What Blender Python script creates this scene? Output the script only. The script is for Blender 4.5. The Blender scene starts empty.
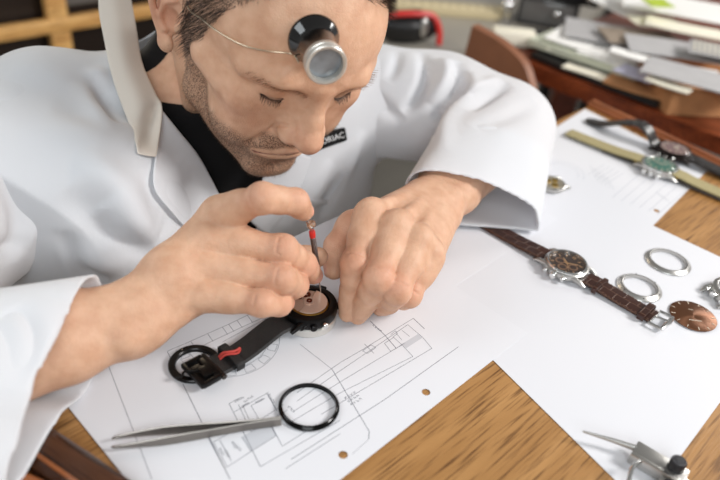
import bpy, bmesh, math, random
import numpy as np
from mathutils import Vector, Matrix, noise

# All lengths below are millimetres on the bench: x to the right, y away from the
# camera, z up, bench top at z = 0.  S turns them into Blender metres.
S = 0.001
random.seed(7)
scene = bpy.context.scene
COL = scene.collection

# ------------------------------------------------------------------ camera
CAM_A, CAM_B, CAM_H, CAM_F = 0.95343, 0.10722, 364.86, 700.0
ROT = np.array(Matrix.Rotation(CAM_A, 3, 'X') @ Matrix.Rotation(CAM_B, 3, 'Z'))
CAM_C = np.array([0.0, 0.0, CAM_H])


def ray(x, y):
    return ROT @ np.array([(x - 360) / CAM_F, -(y - 240) / CAM_F, -1.0])


def tab(x, y, z=0.0):
    """Point of the photograph at height z over the bench (mm)."""
    d = ray(x, y)
    return CAM_C + (z - CAM_H) / d[2] * d


def dep(x, y, d):
    """Point of the photograph at depth d (mm)."""
    return CAM_C + d * ray(x, y)


# ------------------------------------------------------------------ materials
def lin(c):
    out = []
    for v in c:
        v = v / 255.0
        out.append(v / 12.92 if v <= 0.04045 else ((v + 0.055) / 1.055) ** 2.4)
    return tuple(out) + (1.0,)


def new_mat(name):
    m = bpy.data.materials.new(name)
    m.use_nodes = True
    nt = m.node_tree
    b = nt.nodes.get('Principled BSDF')
    return m, nt, b


def mat(name, rgb, rough=0.5, metal=0.0, spec=0.5, bump=None, var=None, coat=0.0, sheen=0.0, sub=0.0):
    """bump=(scale, strength, detail)  var=(scale, amount)"""
    m, nt, b = new_mat(name)
    b.inputs['Base Color'].default_value = lin(rgb)
    b.inputs['Roughness'].default_value = rough
    b.inputs['Metallic'].default_value = metal
    b.inputs['Specular IOR Level'].default_value = spec
    b.inputs['Coat Weight'].default_value = coat
    b.inputs['Sheen Weight'].default_value = sheen
    tc = nt.nodes.new('ShaderNodeTexCoord')
    if var:
        n = nt.nodes.new('ShaderNodeTexNoise')
        n.inputs['Scale'].default_value = var[0]
        n.inputs['Detail'].default_value = 4
        nt.links.new(tc.outputs['Object'], n.inputs['Vector'])
        mx = nt.nodes.new('ShaderNodeMix')
        mx.data_type = 'RGBA'
        mx.inputs['A'].default_value = lin([min(255, v * (1 + var[1])) for v in rgb])
        mx.inputs['B'].default_value = lin([v * (1 - var[1]) for v in rgb])
        nt.links.new(n.outputs['Fac'], mx.inputs['Factor'])
        nt.links.new(mx.outputs['Result'], b.inputs['Base Color'])
    if bump:
        n = nt.nodes.new('ShaderNodeTexNoise')
        n.inputs['Scale'].default_value = bump[0]
        n.inputs['Detail'].default_value = bump[2] if len(bump) > 2 else 3
        nt.links.new(tc.outputs['Object'], n.inputs['Vector'])
        bp = nt.nodes.new('ShaderNodeBump')
        bp.inputs['Strength'].default_value = bump[1]
        bp.inputs['Distance'].default_value = 0.001
        nt.links.new(n.outputs['Fac'], bp.inputs['Height'])
        nt.links.new(bp.outputs['Normal'], b.inputs['Normal'])
    return m


def wood(name, dark, mid, light, ang, gloss=0.4, scale=1.0):
    """Grain running along the direction ang (degrees) in the xy plane."""
    m, nt, b = new_mat(name)
    tc = nt.nodes.new('ShaderNodeTexCoord')
    mp = nt.nodes.new('ShaderNodeMapping')
    mp.vector_type = 'TEXTURE'
    mp.inputs['Rotation'].default_value = (0, 0, math.radians(ang))
    nt.links.new(tc.outputs['Object'], mp.inputs['Vector'])

    def noise(sx, sy, detail, dist=0.0):
        k = nt.nodes.new('ShaderNodeMapping')
        k.inputs['Scale'].default_value = (sx * scale, sy * scale, sy * scale)
        nt.links.new(mp.outputs['Vector'], k.inputs['Vector'])
        n = nt.nodes.new('ShaderNodeTexNoise')
        n.inputs['Scale'].default_value = 1.0
        n.inputs['Detail'].default_value = detail
        n.inputs['Distortion'].default_value = dist
        nt.links.new(k.outputs['Vector'], n.inputs['Vector'])
        return n

    broad = noise(6, 55, 4, 0.4)
    fine = noise(22, 420, 6)
    pore = noise(30, 700, 2)
    r1 = nt.nodes.new('ShaderNodeValToRGB')
    r1.color_ramp.elements[0].position = 0.30
    r1.color_ramp.elements[0].color = lin(mid)
    r1.color_ramp.elements[1].position = 0.68
    r1.color_ramp.elements[1].color = lin(light)
    nt.links.new(broad.outputs['Fac'], r1.inputs['Fac'])
    r2 = nt.nodes.new('ShaderNodeMapRange')
    r2.inputs['From Min'].default_value = 0.50
    r2.inputs['From Max'].default_value = 0.68
    r2.inputs['To Max'].default_value = 0.9
    nt.links.new(fine.outputs['Fac'], r2.inputs['Value'])
    mx = nt.nodes.new('ShaderNodeMix')
    mx.data_type = 'RGBA'
    mx.inputs['B'].default_value = lin(dark)
    nt.links.new(r2.outputs['Result'], mx.inputs['Factor'])
    nt.links.new(r1.outputs['Color'], mx.inputs['A'])
    nt.links.new(mx.outputs['Result'], b.inputs['Base Color'])
    b.inputs['Roughness'].default_value = gloss
    bp = nt.nodes.new('ShaderNodeBump')
    bp.inputs['Strength'].default_value = 0.35
    bp.inputs['Distance'].default_value = 0.0006
    nt.links.new(pore.outputs['Fac'], bp.inputs['Height'])
    nt.links.new(bp.outputs['Normal'], b.inputs['Normal'])
    return m


def glass(name, tint=(255, 255, 255), gloss=0.03):
    """Thin clear pane: mostly see-through, mirror-like at grazing angles."""
    m, nt, b = new_mat(name)
    nt.nodes.remove(b)
    out = nt.nodes.get('Material Output')
    lw = nt.nodes.new('ShaderNodeLayerWeight')
    lw.inputs['Blend'].default_value = 0.5
    pw = nt.nodes.new('ShaderNodeMath'); pw.operation = 'POWER'; pw.inputs[1].default_value = 4
    ma = nt.nodes.new('ShaderNodeMath'); ma.operation = 'MULTIPLY_ADD'; ma.inputs[1].default_value = .8; ma.inputs[2].default_value = .05
    t = nt.nodes.new('ShaderNodeBsdfTransparent')
    t.inputs['Color'].default_value = lin(tint)
    g = nt.nodes.new('ShaderNodeBsdfGlossy')
    g.inputs['Roughness'].default_value = gloss
    mx = nt.nodes.new('ShaderNodeMixShader')
    nt.links.new(lw.outputs['Facing'], pw.inputs[0])
    nt.links.new(pw.outputs['Value'], ma.inputs[0])
    nt.links.new(ma.outputs['Value'], mx.inputs['Fac'])
    nt.links.new(t.outputs['BSDF'], mx.inputs[1])
    nt.links.new(g.outputs['BSDF'], mx.inputs[2])
    nt.links.new(mx.outputs['Shader'], out.inputs['Surface'])
    return m


M_STEEL = mat('polished_steel', (226, 226, 224), 0.16, 1.0)
M_STEEL_B = mat('brushed_steel', (196, 194, 190), 0.34, 1.0, bump=(900, 0.05))
M_BLACK_METAL = mat('black_coated_metal', (24, 23, 23), 0.28, 0.6, bump=(700, 0.04))
M_BLACK_RUBBER = mat('black_leather', (27, 25, 25), 0.62, bump=(900, 0.5, 4), var=(240, 0.3))
M_RED = mat('red_thread', (186, 62, 54), 0.65)
M_RED_PLASTIC = mat('red_plastic', (200, 40, 34), 0.35)
M_BROWN_LEATHER = None
M_CRYSTAL = glass('crystal')


# ------------------------------------------------------------------ mesh builder
class MB:
    def __init__(self):
        self.bm = bmesh.new()
        self.mi = 0

    def _v(self, p, M=None):
        v = Vector(p)
        if M is not None:
            v = M @ v
        return self.bm.verts.new(v)

    def _f(self, vs):
        try:
            f = self.bm.faces.new(vs)
            f.material_index = self.mi
            return f
        except ValueError:
            return None

    def box(self, c, s, M=None, bevel=0.0, seg=2):
        x, y, z = [v / 2 for v in s]
        vs = [self._v((c[0] + a * x, c[1] + b * y, c[2] + d * z), M) for a in (-1, 1) for b in (-1, 1) for d in (-1, 1)]
        fs = []
        for q in ((0, 1, 3, 2), (4, 6, 7, 5), (0, 4, 5, 1), (2, 3, 7, 6), (0, 2, 6, 4), (1, 5, 7, 3)):
            fs.append(self._f([vs[i] for i in q]))
        if bevel > 0:
            es = list({e for f in fs for e in f.edges})
            r = bmesh.ops.bevel(self.bm, geom=es, offset=bevel, segments=seg, affect='EDGES', profile=0.5)
            for f in r['faces']:
                f.material_index = self.mi
        return self

    def lathe(self, prof, n=48, M=None, a0=0.0, a1=2 * math.pi, sy=1.0):
        """prof: list of (r, z); closed loop if first == last."""
        full = abs(a1 - a0 - 2 * math.pi) < 1e-6
        rings = []
        cnt = n if full else n + 1
        for r, z in prof:
            if r < 1e-6:
                rings.append([self._v((0, 0, z), M)])
            else:
                rings.append([self._v((r * math.cos(a0 + (a1 - a0) * k / n), sy * r * math.sin(a0 + (a1 - a0) * k / n), z), M) for k in range(cnt)])
        for A, B in zip(rings, rings[1:]):
            for k in range(n):
                k2 = (k + 1) % cnt
                if len(A) == 1 and len(B) == 1:
                    continue
                if len(A) == 1:
                    self._f([A[0], B[k], B[k2]])
                elif len(B) == 1:
                    self._f([A[k], B[0], A[k2]])
                else:
                    self._f([A[k], B[k], B[k2], A[k2]])
        return self

    def tube(self, pts, r, n=8, M=None, cap=True, flat=1.0):
        pts = [Vector(p) for p in pts]
        rr = r if isinstance(r, (list, tuple)) else [r] * len(pts)
        rings = []
        up = None
        for i, p in enumerate(pts):
            t = (pts[min(i + 1, len(pts) - 1)] - pts[max(i - 1, 0)]).normalized()
            if up is None:
                up = Vector((0, 0, 1)) if abs(t.z) < 0.9 else Vector((1, 0, 0))
            a = t.cross(up).normalized()
            b = a.cross(t).normalized()
            up = b
            rings.append([self._v(p + rr[i] * (math.cos(2 * math.pi * k / n) * a + flat * math.sin(2 * math.pi * k / n) * b), M) for k in range(n)])
        for A, B in zip(rings, rings[1:]):
            for k in range(n):
                self._f([A[k], A[(k + 1) % n], B[(k + 1) % n], B[k]])
        if cap:
            self._f(rings[0][::-1])
            self._f(rings[-1])
        return self

    def strap(self, pts, wid, th, M=None, side=(0, 1, 0), dome=0.0):
        """Ribbon along pts with width wid (scalar or list) and thickness th, rounded edges."""
        pts = [Vector(p) for p in pts]
        n = len(pts)
        ww = wid if isinstance(wid, (list, tuple)) else [wid] * n
        sd = Vector(side)
        rings = []
        for i, p in enumerate(pts):
            t = (pts[min(i + 1, n - 1)] - pts[max(i - 1, 0)]).normalized()
            s = (sd - sd.dot(t) * t).normalized()
            u = s.cross(t)
            if u.z < 0 and abs(u.z) > 0.2:
                pass
            w = ww[i] / 2
            e = min(th * 0.45, w * 0.3)
            sec = [(-w, -th / 2 + e), (-w + e, -th / 2), (w - e, -th / 2), (w, -th / 2 + e), (w, th / 2 - e), (w - e, th / 2),
                   (w * 0.5, th / 2 + dome), (0, th / 2 + dome * 1.2), (-w * 0.5, th / 2 + dome), (-w + e, th / 2), (-w, th / 2 - e)]
            rings.append([self._v(p + a * s - b * u, M) for a, b in sec])
        m = len(rings[0])
        for A, B in zip(rings, rings[1:]):
            for k in range(m):
                self._f([A[k], A[(k + 1) % m], B[(k + 1) % m], B[k]])
        self._f(rings[0][::-1])
        self._f(rings[-1])
        return self

    def prism(self, outline, z0, z1, M=None):
        lo = [self._v((x, y, z0), M) for x, y in outline]
        hi = [self._v((x, y, z1), M) for x, y in outline]
        n = len(lo)
        for k in range(n):
            self._f([lo[k], lo[(k + 1) % n], hi[(k + 1) % n], hi[k]])
        self._f(hi)
        self._f(lo[::-1])
        return self

    def quad(self, ps, M=None):
        self._f([self._v(p, M) for p in ps])
        return self

    def line(self, a, b, w, z, M=None):
        """Flat printed line of width w on z."""
        a = Vector((a[0], a[1], z)); b = Vector((b[0], b[1], z))
        t = (b - a)
        if t.length < 1e-6:
            return self
        t.normalize()
        s = Vector((-t.y, t.x, 0)) * (w / 2)
        self._f([self._v(a - s, M), self._v(b - s, M), self._v(b + s, M), self._v(a + s, M)])
        return self

    def ball(self, c, r, M=None, n=16, sc=(1, 1, 1)):
        prof = [(math.sin(math.pi * i / n) , -math.cos(math.pi * i / n)) for i in range(n + 1)]
        T = Matrix.Translation(c) @ Matrix.Diagonal((r * sc[0], r * sc[1], r * sc[2], 1))
        if M is not None:
            T = M @ T
        prof[0] = (0, -1); prof[-1] = (0, 1)
        return self.lathe(prof, n * 2, T)

    def build(self, name, mats, parent=None, origin=(0, 0, 0), smooth=35, loc=None, recalc=True):
        bm = self.bm
        if recalc:
            bmesh.ops.recalc_face_normals(bm, faces=bm.faces)
        o = Vector(origin)
        for v in bm.verts:
            v.co = (v.co - o) * S
        me = bpy.data.meshes.new(name)
        bm.to_mesh(me)
        bm.free()
        for m in (mats if isinstance(mats, (list, tuple)) else [mats]):
            me.materials.append(m)
        if smooth:
            me.shade_smooth()
            me.set_sharp_from_angle(angle=math.radians(smooth))
        ob = bpy.data.objects.new(name, me)
        COL.objects.link(ob)
        if parent is not None:
            ob.parent = parent
        if loc is not None:
            ob.location = Vector(loc) * S
        return ob


def tag(o, label=None, cat=None, group=None, kind=None):
    if label:
        o['label'] = label
    if cat:
        o['category'] = cat
    if group:
        o['group'] = group
    if kind:
        o['kind'] = kind
    return o


def thing(name, label, cat, loc=(0, 0, 0), rz=0.0, group=None):
    o = bpy.data.objects.new(name, None)
    COL.objects.link(o)
    o.empty_display_size = 0.02
    o.location = Vector(loc) * S
    o.rotation_euler = (0, 0, rz)
    return tag(o, label, cat, group)


def catmull(pts, n):
    pts = [np.array(p, float) for p in pts]
    P = [2 * pts[0] - pts[1]] + pts + [2 * pts[-1] - pts[-2]]
    out = []
    m = len(pts) - 1
    for k in range(n):
        t = k / (n - 1) * m
        i = min(int(t), m - 1)
        u = t - i
        a, b, c, d = P[i:i + 4]
        out.append(0.5 * ((2 * b) + (c - a) * u + (2 * a - 5 * b + 4 * c - d) * u * u + (3 * b - a - 3 * c + d) * u ** 3))
    return out
# ------------------------------------------------------------------ camera, light
cam_d = bpy.data.cameras.new('camera')
cam = bpy.data.objects.new('camera', cam_d)
COL.objects.link(cam)
cam_d.sensor_width = 36
cam_d.lens = 35
cam_d.clip_start = 0.02
M4 = Matrix(ROT.tolist()).to_4x4()
M4.translation = Vector(CAM_C) * S
cam.matrix_world = M4
scene.camera = cam
cam_d.dof.use_dof = True
cam_d.dof.focus_distance = 0.535
cam_d.dof.aperture_fstop = 35 / 9.0
scene.view_settings.view_transform = 'Standard'
scene.view_settings.look = 'None'
scene.view_settings.exposure = 0.0
scene.view_settings.gamma = 1.0

w = bpy.data.worlds.new('World')
scene.world = w
w.use_nodes = True
bg = w.node_tree.nodes['Background']
bg.inputs['Color'].default_value = (1.0, 0.985, 0.96, 1)
bg.inputs['Strength'].default_value = 0.25


def area(name, loc, target, size, power, color=(1, 1, 1), size_y=None):
    ld = bpy.data.lights.new(name, 'AREA')
    ld.energy = power
    ld.color = color
    ld.size = size * S
    if size_y:
        ld.shape = 'RECTANGLE'
        ld.size_y = size_y * S
    o = bpy.data.objects.new(name, ld)
    COL.objects.link(o)
    o.location = Vector(loc) * S
    d = Vector(target) - Vector(loc)
    o.rotation_euler = d.to_track_quat('-Z', 'Y').to_euler()
    return o


area('assumed_key', (1380, 330, 980), (40, 520, 40), 400, 23.5, (1.0, 0.985, 0.97))  # unseen key light, assumed to stand at the right because shadows fall left
area('front_fill', (60, -850, 900), (-60, 520, 60), 700, 10.5, (0.90, 0.965, 1.0))  # unseen fill added behind the camera to brighten the coat front
area('left_fill', (-1100, 200, 900), (-100, 480, 40), 600, 5.5, (0.90, 0.965, 1.0))  # unseen soft fill added on the left to lift the coat
area('pile_fill', (1500, 1500, 800), (600, 1120, 0), 420, 9.0, (1.0, 0.98, 0.95))  # unseen light added to brighten the papers on the far desk
area('warm_fill', (-560, 1250, 500), (-150, 600, 120), 260, 2.0, (1.0, 0.80, 0.55))  # unseen warm fill added behind the man to warm the shaded cloth

# ------------------------------------------------------------------ floor
GR = np.array([0.682, 0.731])          # grain / long edge of the bench
RL = np.array([0.654, -0.756])         # its right-hand end


def P2(o, *terms):
    p = np.array(o, float)
    for v, t in terms:
        p = p + np.array(v) * t
    return (float(p[0]), float(p[1]))


fl = MB()
fl.prism([(-4000, -2500), (5000, -2500), (5000, 6000), (-4000, 6000)], -860, -850)
tag(fl.build('floor', mat('grey_floor', (148, 142, 132), 0.55, bump=(30, 0.1), var=(6, 0.08)), smooth=0), kind='structure')

# ------------------------------------------------------------------ workbench
W_OAK = wood('oak', (92, 58, 28), (152, 108, 60), (180, 134, 82), 47, 0.40)
W_RAIL = wood('rail_wood', (70, 36, 18), (128, 70, 38), (168, 100, 58), -49, 0.30)
W_RED = wood('red_wood', (54, 22, 12), (104, 46, 24), (138, 68, 38), -20, 0.28)
bench = thing('workbench', 'oak workbench top strewn with drawings, watches and watch parts', 'workbench', (100, 480, 0), 0)
e0 = (-24, 548)
b = MB()
b.prism([P2(e0, (GR, 456)), P2((289.6, 878.6), (RL, 900)), (300, -260), (-420, -260), P2(e0, (GR, -640))], -32, 0)
bmesh.ops.bevel(b.bm, geom=[e for e in b.bm.edges if abs(e.verts[0].co.z) < 1 and abs(e.verts[1].co.z) < 1], offset=2, segments=2, affect='EDGES')
b.build('tabletop', W_OAK, bench, (100, 480, 0), 30)
b = MB()
nx = np.array([0.756, 0.654])
q0, q1 = P2((304, 891), (RL, -2), (nx, -33)), P2((304, 891), (RL, 900), (nx, -33))
b.prism([q0, q1, P2(q1, (nx, 5)), P2(q0, (nx, 5))], .1, 6)
b.prism([P2(q0, (nx, 6.5)), P2(q1, (nx, 6.5)), P2(q1, (nx, 14)), P2(q0, (nx, 14))], .1, 7.5)
b.prism([P2(q0, (nx, 4.5)), P2(q1, (nx, 4.5)), P2(q1, (nx, 7)), P2(q0, (nx, 7))], .1, 4)
b.build('edge_rail', W_RAIL, bench, (100, 480, 0), 30)
for k, (lx, ly) in enumerate(((230, 700), (700, 250), (-330, -200), (230, -200))):
    b = MB()
    b.box((lx, ly, -440), (60, 60, 816), bevel=3)
    b.build('leg', W_RAIL, bench, (100, 480, 0), 30)

# ------------------------------------------------------------------ drawing sheets
M_PAPER = mat('paper', (220, 220, 224), 0.75, spec=0.2, bump=(60, 0.06))
M_PAPER2 = mat('paper_cool', (218, 218, 222), 0.7, spec=0.2, bump=(45, 0.06))
M_INK = mat('ink', (104, 106, 116), 0.8, spec=0.1)
M_INK_PALE = mat('pale_ink', (182, 184, 192), 0.8, spec=0.1)
M_TINT = mat('tint', (196, 197, 202), 0.8, spec=0.1)


def sheet(name, outline, z, mats, label, cat, holes=(), sag=None):
    bm = bmesh.new()
    edges = []
    def loop(pts):
        vs = [bm.verts.new((x, y, z)) for x, y in pts]
        for i in range(len(vs)):
            edges.append(bm.edges.new((vs[i], vs[(i + 1) % len(vs)])))
    loop(outline)
    for hx, hy, r in holes:
        loop([(hx + r * math.cos(a * math.pi / 10), hy + r * math.sin(a * math.pi / 10)) for a in range(20)])
    bmesh.ops.triangle_fill(bm, edges=edges, use_beauty=True, normal=(0, 0, 1))
    ext = bmesh.ops.extrude_face_region(bm, geom=list(bm.faces))
    for v in [g for g in ext['geom'] if isinstance(g, bmesh.types.BMVert)]:
        v.co.z -= 0.12
    mb = MB()
    mb.bm.free()
    mb.bm = bm
    cx = sum(p[0] for p in outline) / len(outline)
    cy = sum(p[1] for p in outline) / len(outline)
    o = mb.build(name, mats, origin=(cx, cy, 0), smooth=0, loc=(cx, cy, 0))
    tag(o, label, cat)
    return o, (cx, cy, 0)


# sheet under the hands: u along its long edge, v along its short edge
A0 = np.array([138.2, 412.5])
UU = np.array([-0.665, -0.747])
VV = np.array([-0.747, 0.665])


def suv(u, v):
    p = A0 + UU * u + VV * v
    return (float(p[0]), float(p[1]))


d_sheet, d_org = sheet('drawing_sheet', [suv(0, 0), suv(0, 210), suv(297, 210), suv(297, 0)], 0.75, M_PAPER,
                       'white punched sheet with a fine technical drawing under the watchmaker hands', 'paper',
                       holes=[(*suv(108.5, 12), 3), (*suv(188.5, 12), 3)])
# the printed drawing
ink = MB()
tint = MB()
ZI = 0.80


def pl(*pts, w=0.35):
    q = [tab(x, y) for x, y in pts]
    for a, c in zip(q, q[1:]):
        ink.line(a, c, w, ZI)


def crop(ox, oy, s, *pts, w=0.35):
    pl(*[(ox + x / s, oy + y / s) for x, y in pts], w=w)


def textline(x0, y0, x1, y1, h=1.6, n=5):
    """Illegible dimension figures: a row of tiny strokes."""
    a, c = tab(x0, y0), tab(x1, y1)
    t = (c - a)[:2]
    L = np.linalg.norm(t)
    t = t / L
    s = np.array([-t[1], t[0]])
    rnd = random.Random(int(x0 * 13 + y0))
    for k in range(n):
        p = a[:2] + t * L * (k + 0.2) / n
        q = p + t * L / n * 0.55
        for m in range(2):
            o1, o2 = rnd.choice((0, .5, 1)), rnd.choice((0, .5, 1))
            ink.line(p + s * h * o1, q + s * h * o2, 0.28, ZI)
        ink.line(p, p + s * h, 0.28, ZI)


# long stepped section on the right
C8 = (340, 310, 5.33)
crop(*C8, (-230, 445), (0, 285), (120, 215), (390, 48))
crop(*C8, (-230, 490), (0, 328), (240, 165), (360, 82), (440, 150), (490, 210))
crop(*C8, (390, 48), (450, 105), w=0.5)
crop(*C8, (-250, 545), (0, 388), (345, 180))
crop(*C8, (-260, 600), (0, 446), (388, 252), (330, 190))
crop(*C8, (-100, 560), (100, 440), (490, 208))
crop(*C8, (-260, 800), (240, 480), (630, 200), w=0.4)
crop(*C8, (160, 62), (240, 140), (300, 210), w=0.5)
crop(*C8, (235, 180), (270, 225), (330, 190), (285, 150), (240, 180))
crop(*C8, (120, 222), (145, 236), (190, 205), (165, 190), (120, 222))
crop(*C8, (130, 185), (180, 235))
crop(*C8, (270, 135), (295, 115), (305, 130), (280, 150))
crop(*C8, (300, 130), (330, 165))
crop(*C8, (330, 112), (370, 145))
textline(372, 326, 381, 333, n=4)
tq = [tab(C8[0] + x / C8[2], C8[1] + y / C8[2]) for x, y in ((330, 185), (415, 132), (438, 152), (352, 208))]
tint.quad([(p[0], p[1], ZI) for p in tq])
# centre line and border
pl((300, 345), (332, 370), w=0.3)
pl((332, 370), (369, 432), (368.5, 440), w=0.45)
pl((368.5, 440), (352, 455), w=0.2)
for k in range(3):
    textline(345 + 3 * k, 400 + 3.2 * k, 357 + 3 * k, 393 + 3.2 * k, n=4)
# block on the left with its dimension lines
C7 = (200, 370, 4.8)
crop(*C7, (140, 165), (290, 468), w=0.4)
crop(*C7, (140, 165), (185, 140))
crop(*C7, (165, 205), (330, 110))
crop(*C7, (185, 170), (245, 300))
crop(*C7, (205, 175), (235, 240))
crop(*C7, (245, 175), (285, 245))
crop(*C7, (245, 175), (310, 140))
crop(*C7, (320, 115), (370, 200), w=0.5)
crop(*C7, (200, 325), (245, 395), (365, 320), (330, 250))
crop(*C7, (340, 265), (395, 370), (560, 265))
crop(*C7, (290, 468), (672, 245))
crop(*C7, (410, 478), (672, 310))
crop(*C7, (130, 470), (245, 395))
crop(*C7, (40, 330), (120, 478), w=0.45)
crop(*C7, (65, 350), (130, 470))
crop(*C7, (95, 340), (150, 440))
crop(*C7, (40, 330), (100, 300))
crop(*C7, (65, 350), (160, 295))
crop(*C7, (245, 300), (420, 195))
crop(*C7, (285, 245), (400, 170))
for x0, y0, x1, y1 in ((170, 160, 215, 135), (215, 160, 260, 130), (270, 165, 310, 145), (325, 120, 350, 165), (420, 180, 450, 210), (205, 185, 240, 165)):
    textline(200 + x0 / 4.8, 370 + y0 / 4.8, 200 + x1 / 4.8, 370 + y1 / 4.8, n=5)
for x0, y0, x1, y1 in ((90, 380, 110, 415), (115, 390, 135, 425), (150, 350, 170, 385), (170, 365, 190, 395)):
    textline(200 + x0 / 4.8, 370 + y0 / 4.8, 200 + x1 / 4.8, 370 + y1 / 4.8, n=4)
tq = [tab(200 + x / 4.8, 370 + y / 4.8) for x, y in ((200, 325), (330, 250), (365, 320), (245, 395))]
tint.build('printed_shading', M_TINT, d_sheet, d_org, 0)
tint = MB()
tint.quad([(p[0], p[1], ZI - 0.01) for p in tq])
# ruled frame at far left
pl((108, 365), (152, 480), w=0.35)
pl((183, 385), (230, 480), w=0.45)
# long bar drawing beside the black strap
C6 = (160, 300, 4.8)
crop(*C6, (35, 250), (150, 200), (330, 120), (600, -10))
crop(*C6, (60, 300), (200, 225), (380, 140), (600, 40))
crop(*C6, (35, 250), (60, 300))
for x in (150, 230, 300, 330, 370, 420):
    crop(*C6, (x, 205 - (x - 150) * .47), (x + 25, 240 - (x - 150) * .47))
crop(*C6, (300, 205), (560, 65), w=0.3)
# ring seen from above, cut into blocks
cc = tab(228, 340)
for r in (37.5, 29.5):
    pts = [(cc[0] + r * math.cos(a), cc[1] + r * math.sin(a)) for a in np.linspace(-2.7, 0.5, 50)]
    for p, q in zip(pts, pts[1:]):
        ink.line(p, q, 0.3, ZI)
for a in np.linspace(-2.5, 0.3, 8):
    for da in (-0.1, 0.1):
        ink.line((cc[0] + 30.5 * math.cos(a + da), cc[1] + 30.5 * math.sin(a + da)), (cc[0] + 36.5 * math.cos(a + da), cc[1] + 36.5 * math.sin(a + da)), 0.3, ZI)
    for r in (30.5, 36.5):
        ink.line((cc[0] + r * math.cos(a - .1), cc[1] + r * math.sin(a - .1)), (cc[0] + r * math.cos(a + .1), cc[1] + r * math.sin(a + .1)), 0.3, ZI)
ink.build('printed_drawing', M_INK, d_sheet, d_org, 0)
tint.build('printed_shading', M_TINT, d_sheet, d_org, 0)

# plain sheet on the right
sheet('plain_sheet', [(189, 265), (393, 503), (214, 652), (45, 466)], 0.55, M_PAPER2,
      'plain white sheet holding the brown leather watch, steel rings and brown dial', 'paper')
s3, s3o = sheet('sketch_sheet', [(274, 862), (386, 723), (213, 493), (101, 632)], 0.30, M_PAPER2,
                'white sheet with faint pale sketches under the green dial watch', 'paper', holes=[(*tab(656.5, 211)[:2], 3)])
sheet('covered_sheet', [(191, 584), (59, 434), (0, 494), (131, 645)], 0.66, M_PAPER,
      'white sheet mostly covered by the left sleeve, one corner showing by the watch strap', 'paper')
pale = MB()
ZP = 0.36
def ppl(pts, w=0.5):
    q = [tab(x, y) for x, y in pts]
    for a, c in zip(q, q[1:]):
        pale.line(a, c, w, ZP)
c3 = tab(562, 172)
for r in (18, 24):
    pts = [(c3[0] + r * math.cos(a), c3[1] + r * math.sin(a)) for a in np.linspace(-0.6, 2.2, 24)]
    for p, q in zip(pts, pts[1:]):
        pale.line(p, q, 0.4, ZP)
for k in range(6):
    ppl([(612 + 9 * k, 198 + 3.4 * k), (642 + 9 * k, 172 + 3.4 * k)])
for k in range(5):
    ppl([(588 + 5 * k, 175 + 2 * k), (604 + 5 * k, 165 + 2 * k)])
    ppl([(590 + 4 * k, 165 + 3 * k), (598 + 4 * k, 182 + 2 * k)], 0.4)
for k in range(4):
    ppl([(566 + 7 * k, 199 + 1 * k), (571 + 7 * k, 195 + 1 * k), (574 + 7 * k, 200)], 0.5)
    ppl([(656 + 3 * k, 192 + 2 * k), (660 + 3 * k, 196 + 2 * k)], 0.6)
pale.build('printed_sketch', M_INK_PALE, s3, s3o, 0)

# ------------------------------------------------------------------ far desk and what lies on it
ZD = -20.0
def td(x, y, z=ZD):
    p = tab(x, y, z)
    return np.array(p)

fd0, fd1 = td(500, 52), td(735, 143)
fdir = (fd1 - fd0)[:2] / np.linalg.norm((fd1 - fd0)[:2])
fn = np.array([-fdir[1], fdir[0]])
if fn[1] < 0:
    fn = -fn
desk = thing('far_desk', 'red-brown wooden desk in the background under piles of papers', 'desk', (*fd0[:2], -850))
do = (*fd0[:2], -850)
b = MB()
b.prism([tuple(fd0[:2]), tuple(fd0[:2] + fdir * 900), tuple(fd0[:2] + fdir * 900 + fn * 800), tuple(fd0[:2] + fn * 800)], ZD - 24, ZD)
b.build('desk_top', W_RED, desk, do, 30)
b = MB()
b.prism([tuple(fd0[:2] + fn * 190 + fdir * 20), tuple(fd0[:2] + fdir * 880 + fn * 190), tuple(fd0[:2] + fdir * 880 + fn * 210), tuple(fd0[:2] + fn * 210 + fdir * 20)], ZD - 48, ZD - 24.2)
b.build('apron', W_RED, desk, do, 30)
for t, n_ in ((30, 200), (850, 200), (30, 740), (850, 740)):
    p = fd0[:2] + fdir * t + fn * n_
    b = MB()
    b.box((p[0], p[1], (ZD - 24 - 850) / 2), (44, 44, 850 + ZD - 24.4), bevel=2)
    b.build('leg', W_RED, desk, do, 30)

M_CREAM = mat('cream_paper', (232, 226, 208), 0.75, spec=0.2, var=(30, .04))
M_GREYP = mat('grey_paper', (176, 174, 174), 0.75, spec=0.2, var=(30, .05))
M_WHITEP = mat('white_paper', (238, 236, 232), 0.75, spec=0.2)
M_TAUPE = mat('taupe_paper', (150, 136, 122), 0.75, spec=0.2, var=(40, .15))
M_FOLDER = mat('pale_green_folder', (196, 200, 180), 0.6)
M_DARK = mat('black_card', (22, 20, 20), 0.5)
M_CARD = mat('cardboard', (172, 122, 80), 0.8, bump=(200, .1), var=(60, .12))
M_LILAC = mat('lilac_paper', (196, 196, 216), 0.7)
M_LIME = mat('lime_card', (176, 196, 60), 0.6)


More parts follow.
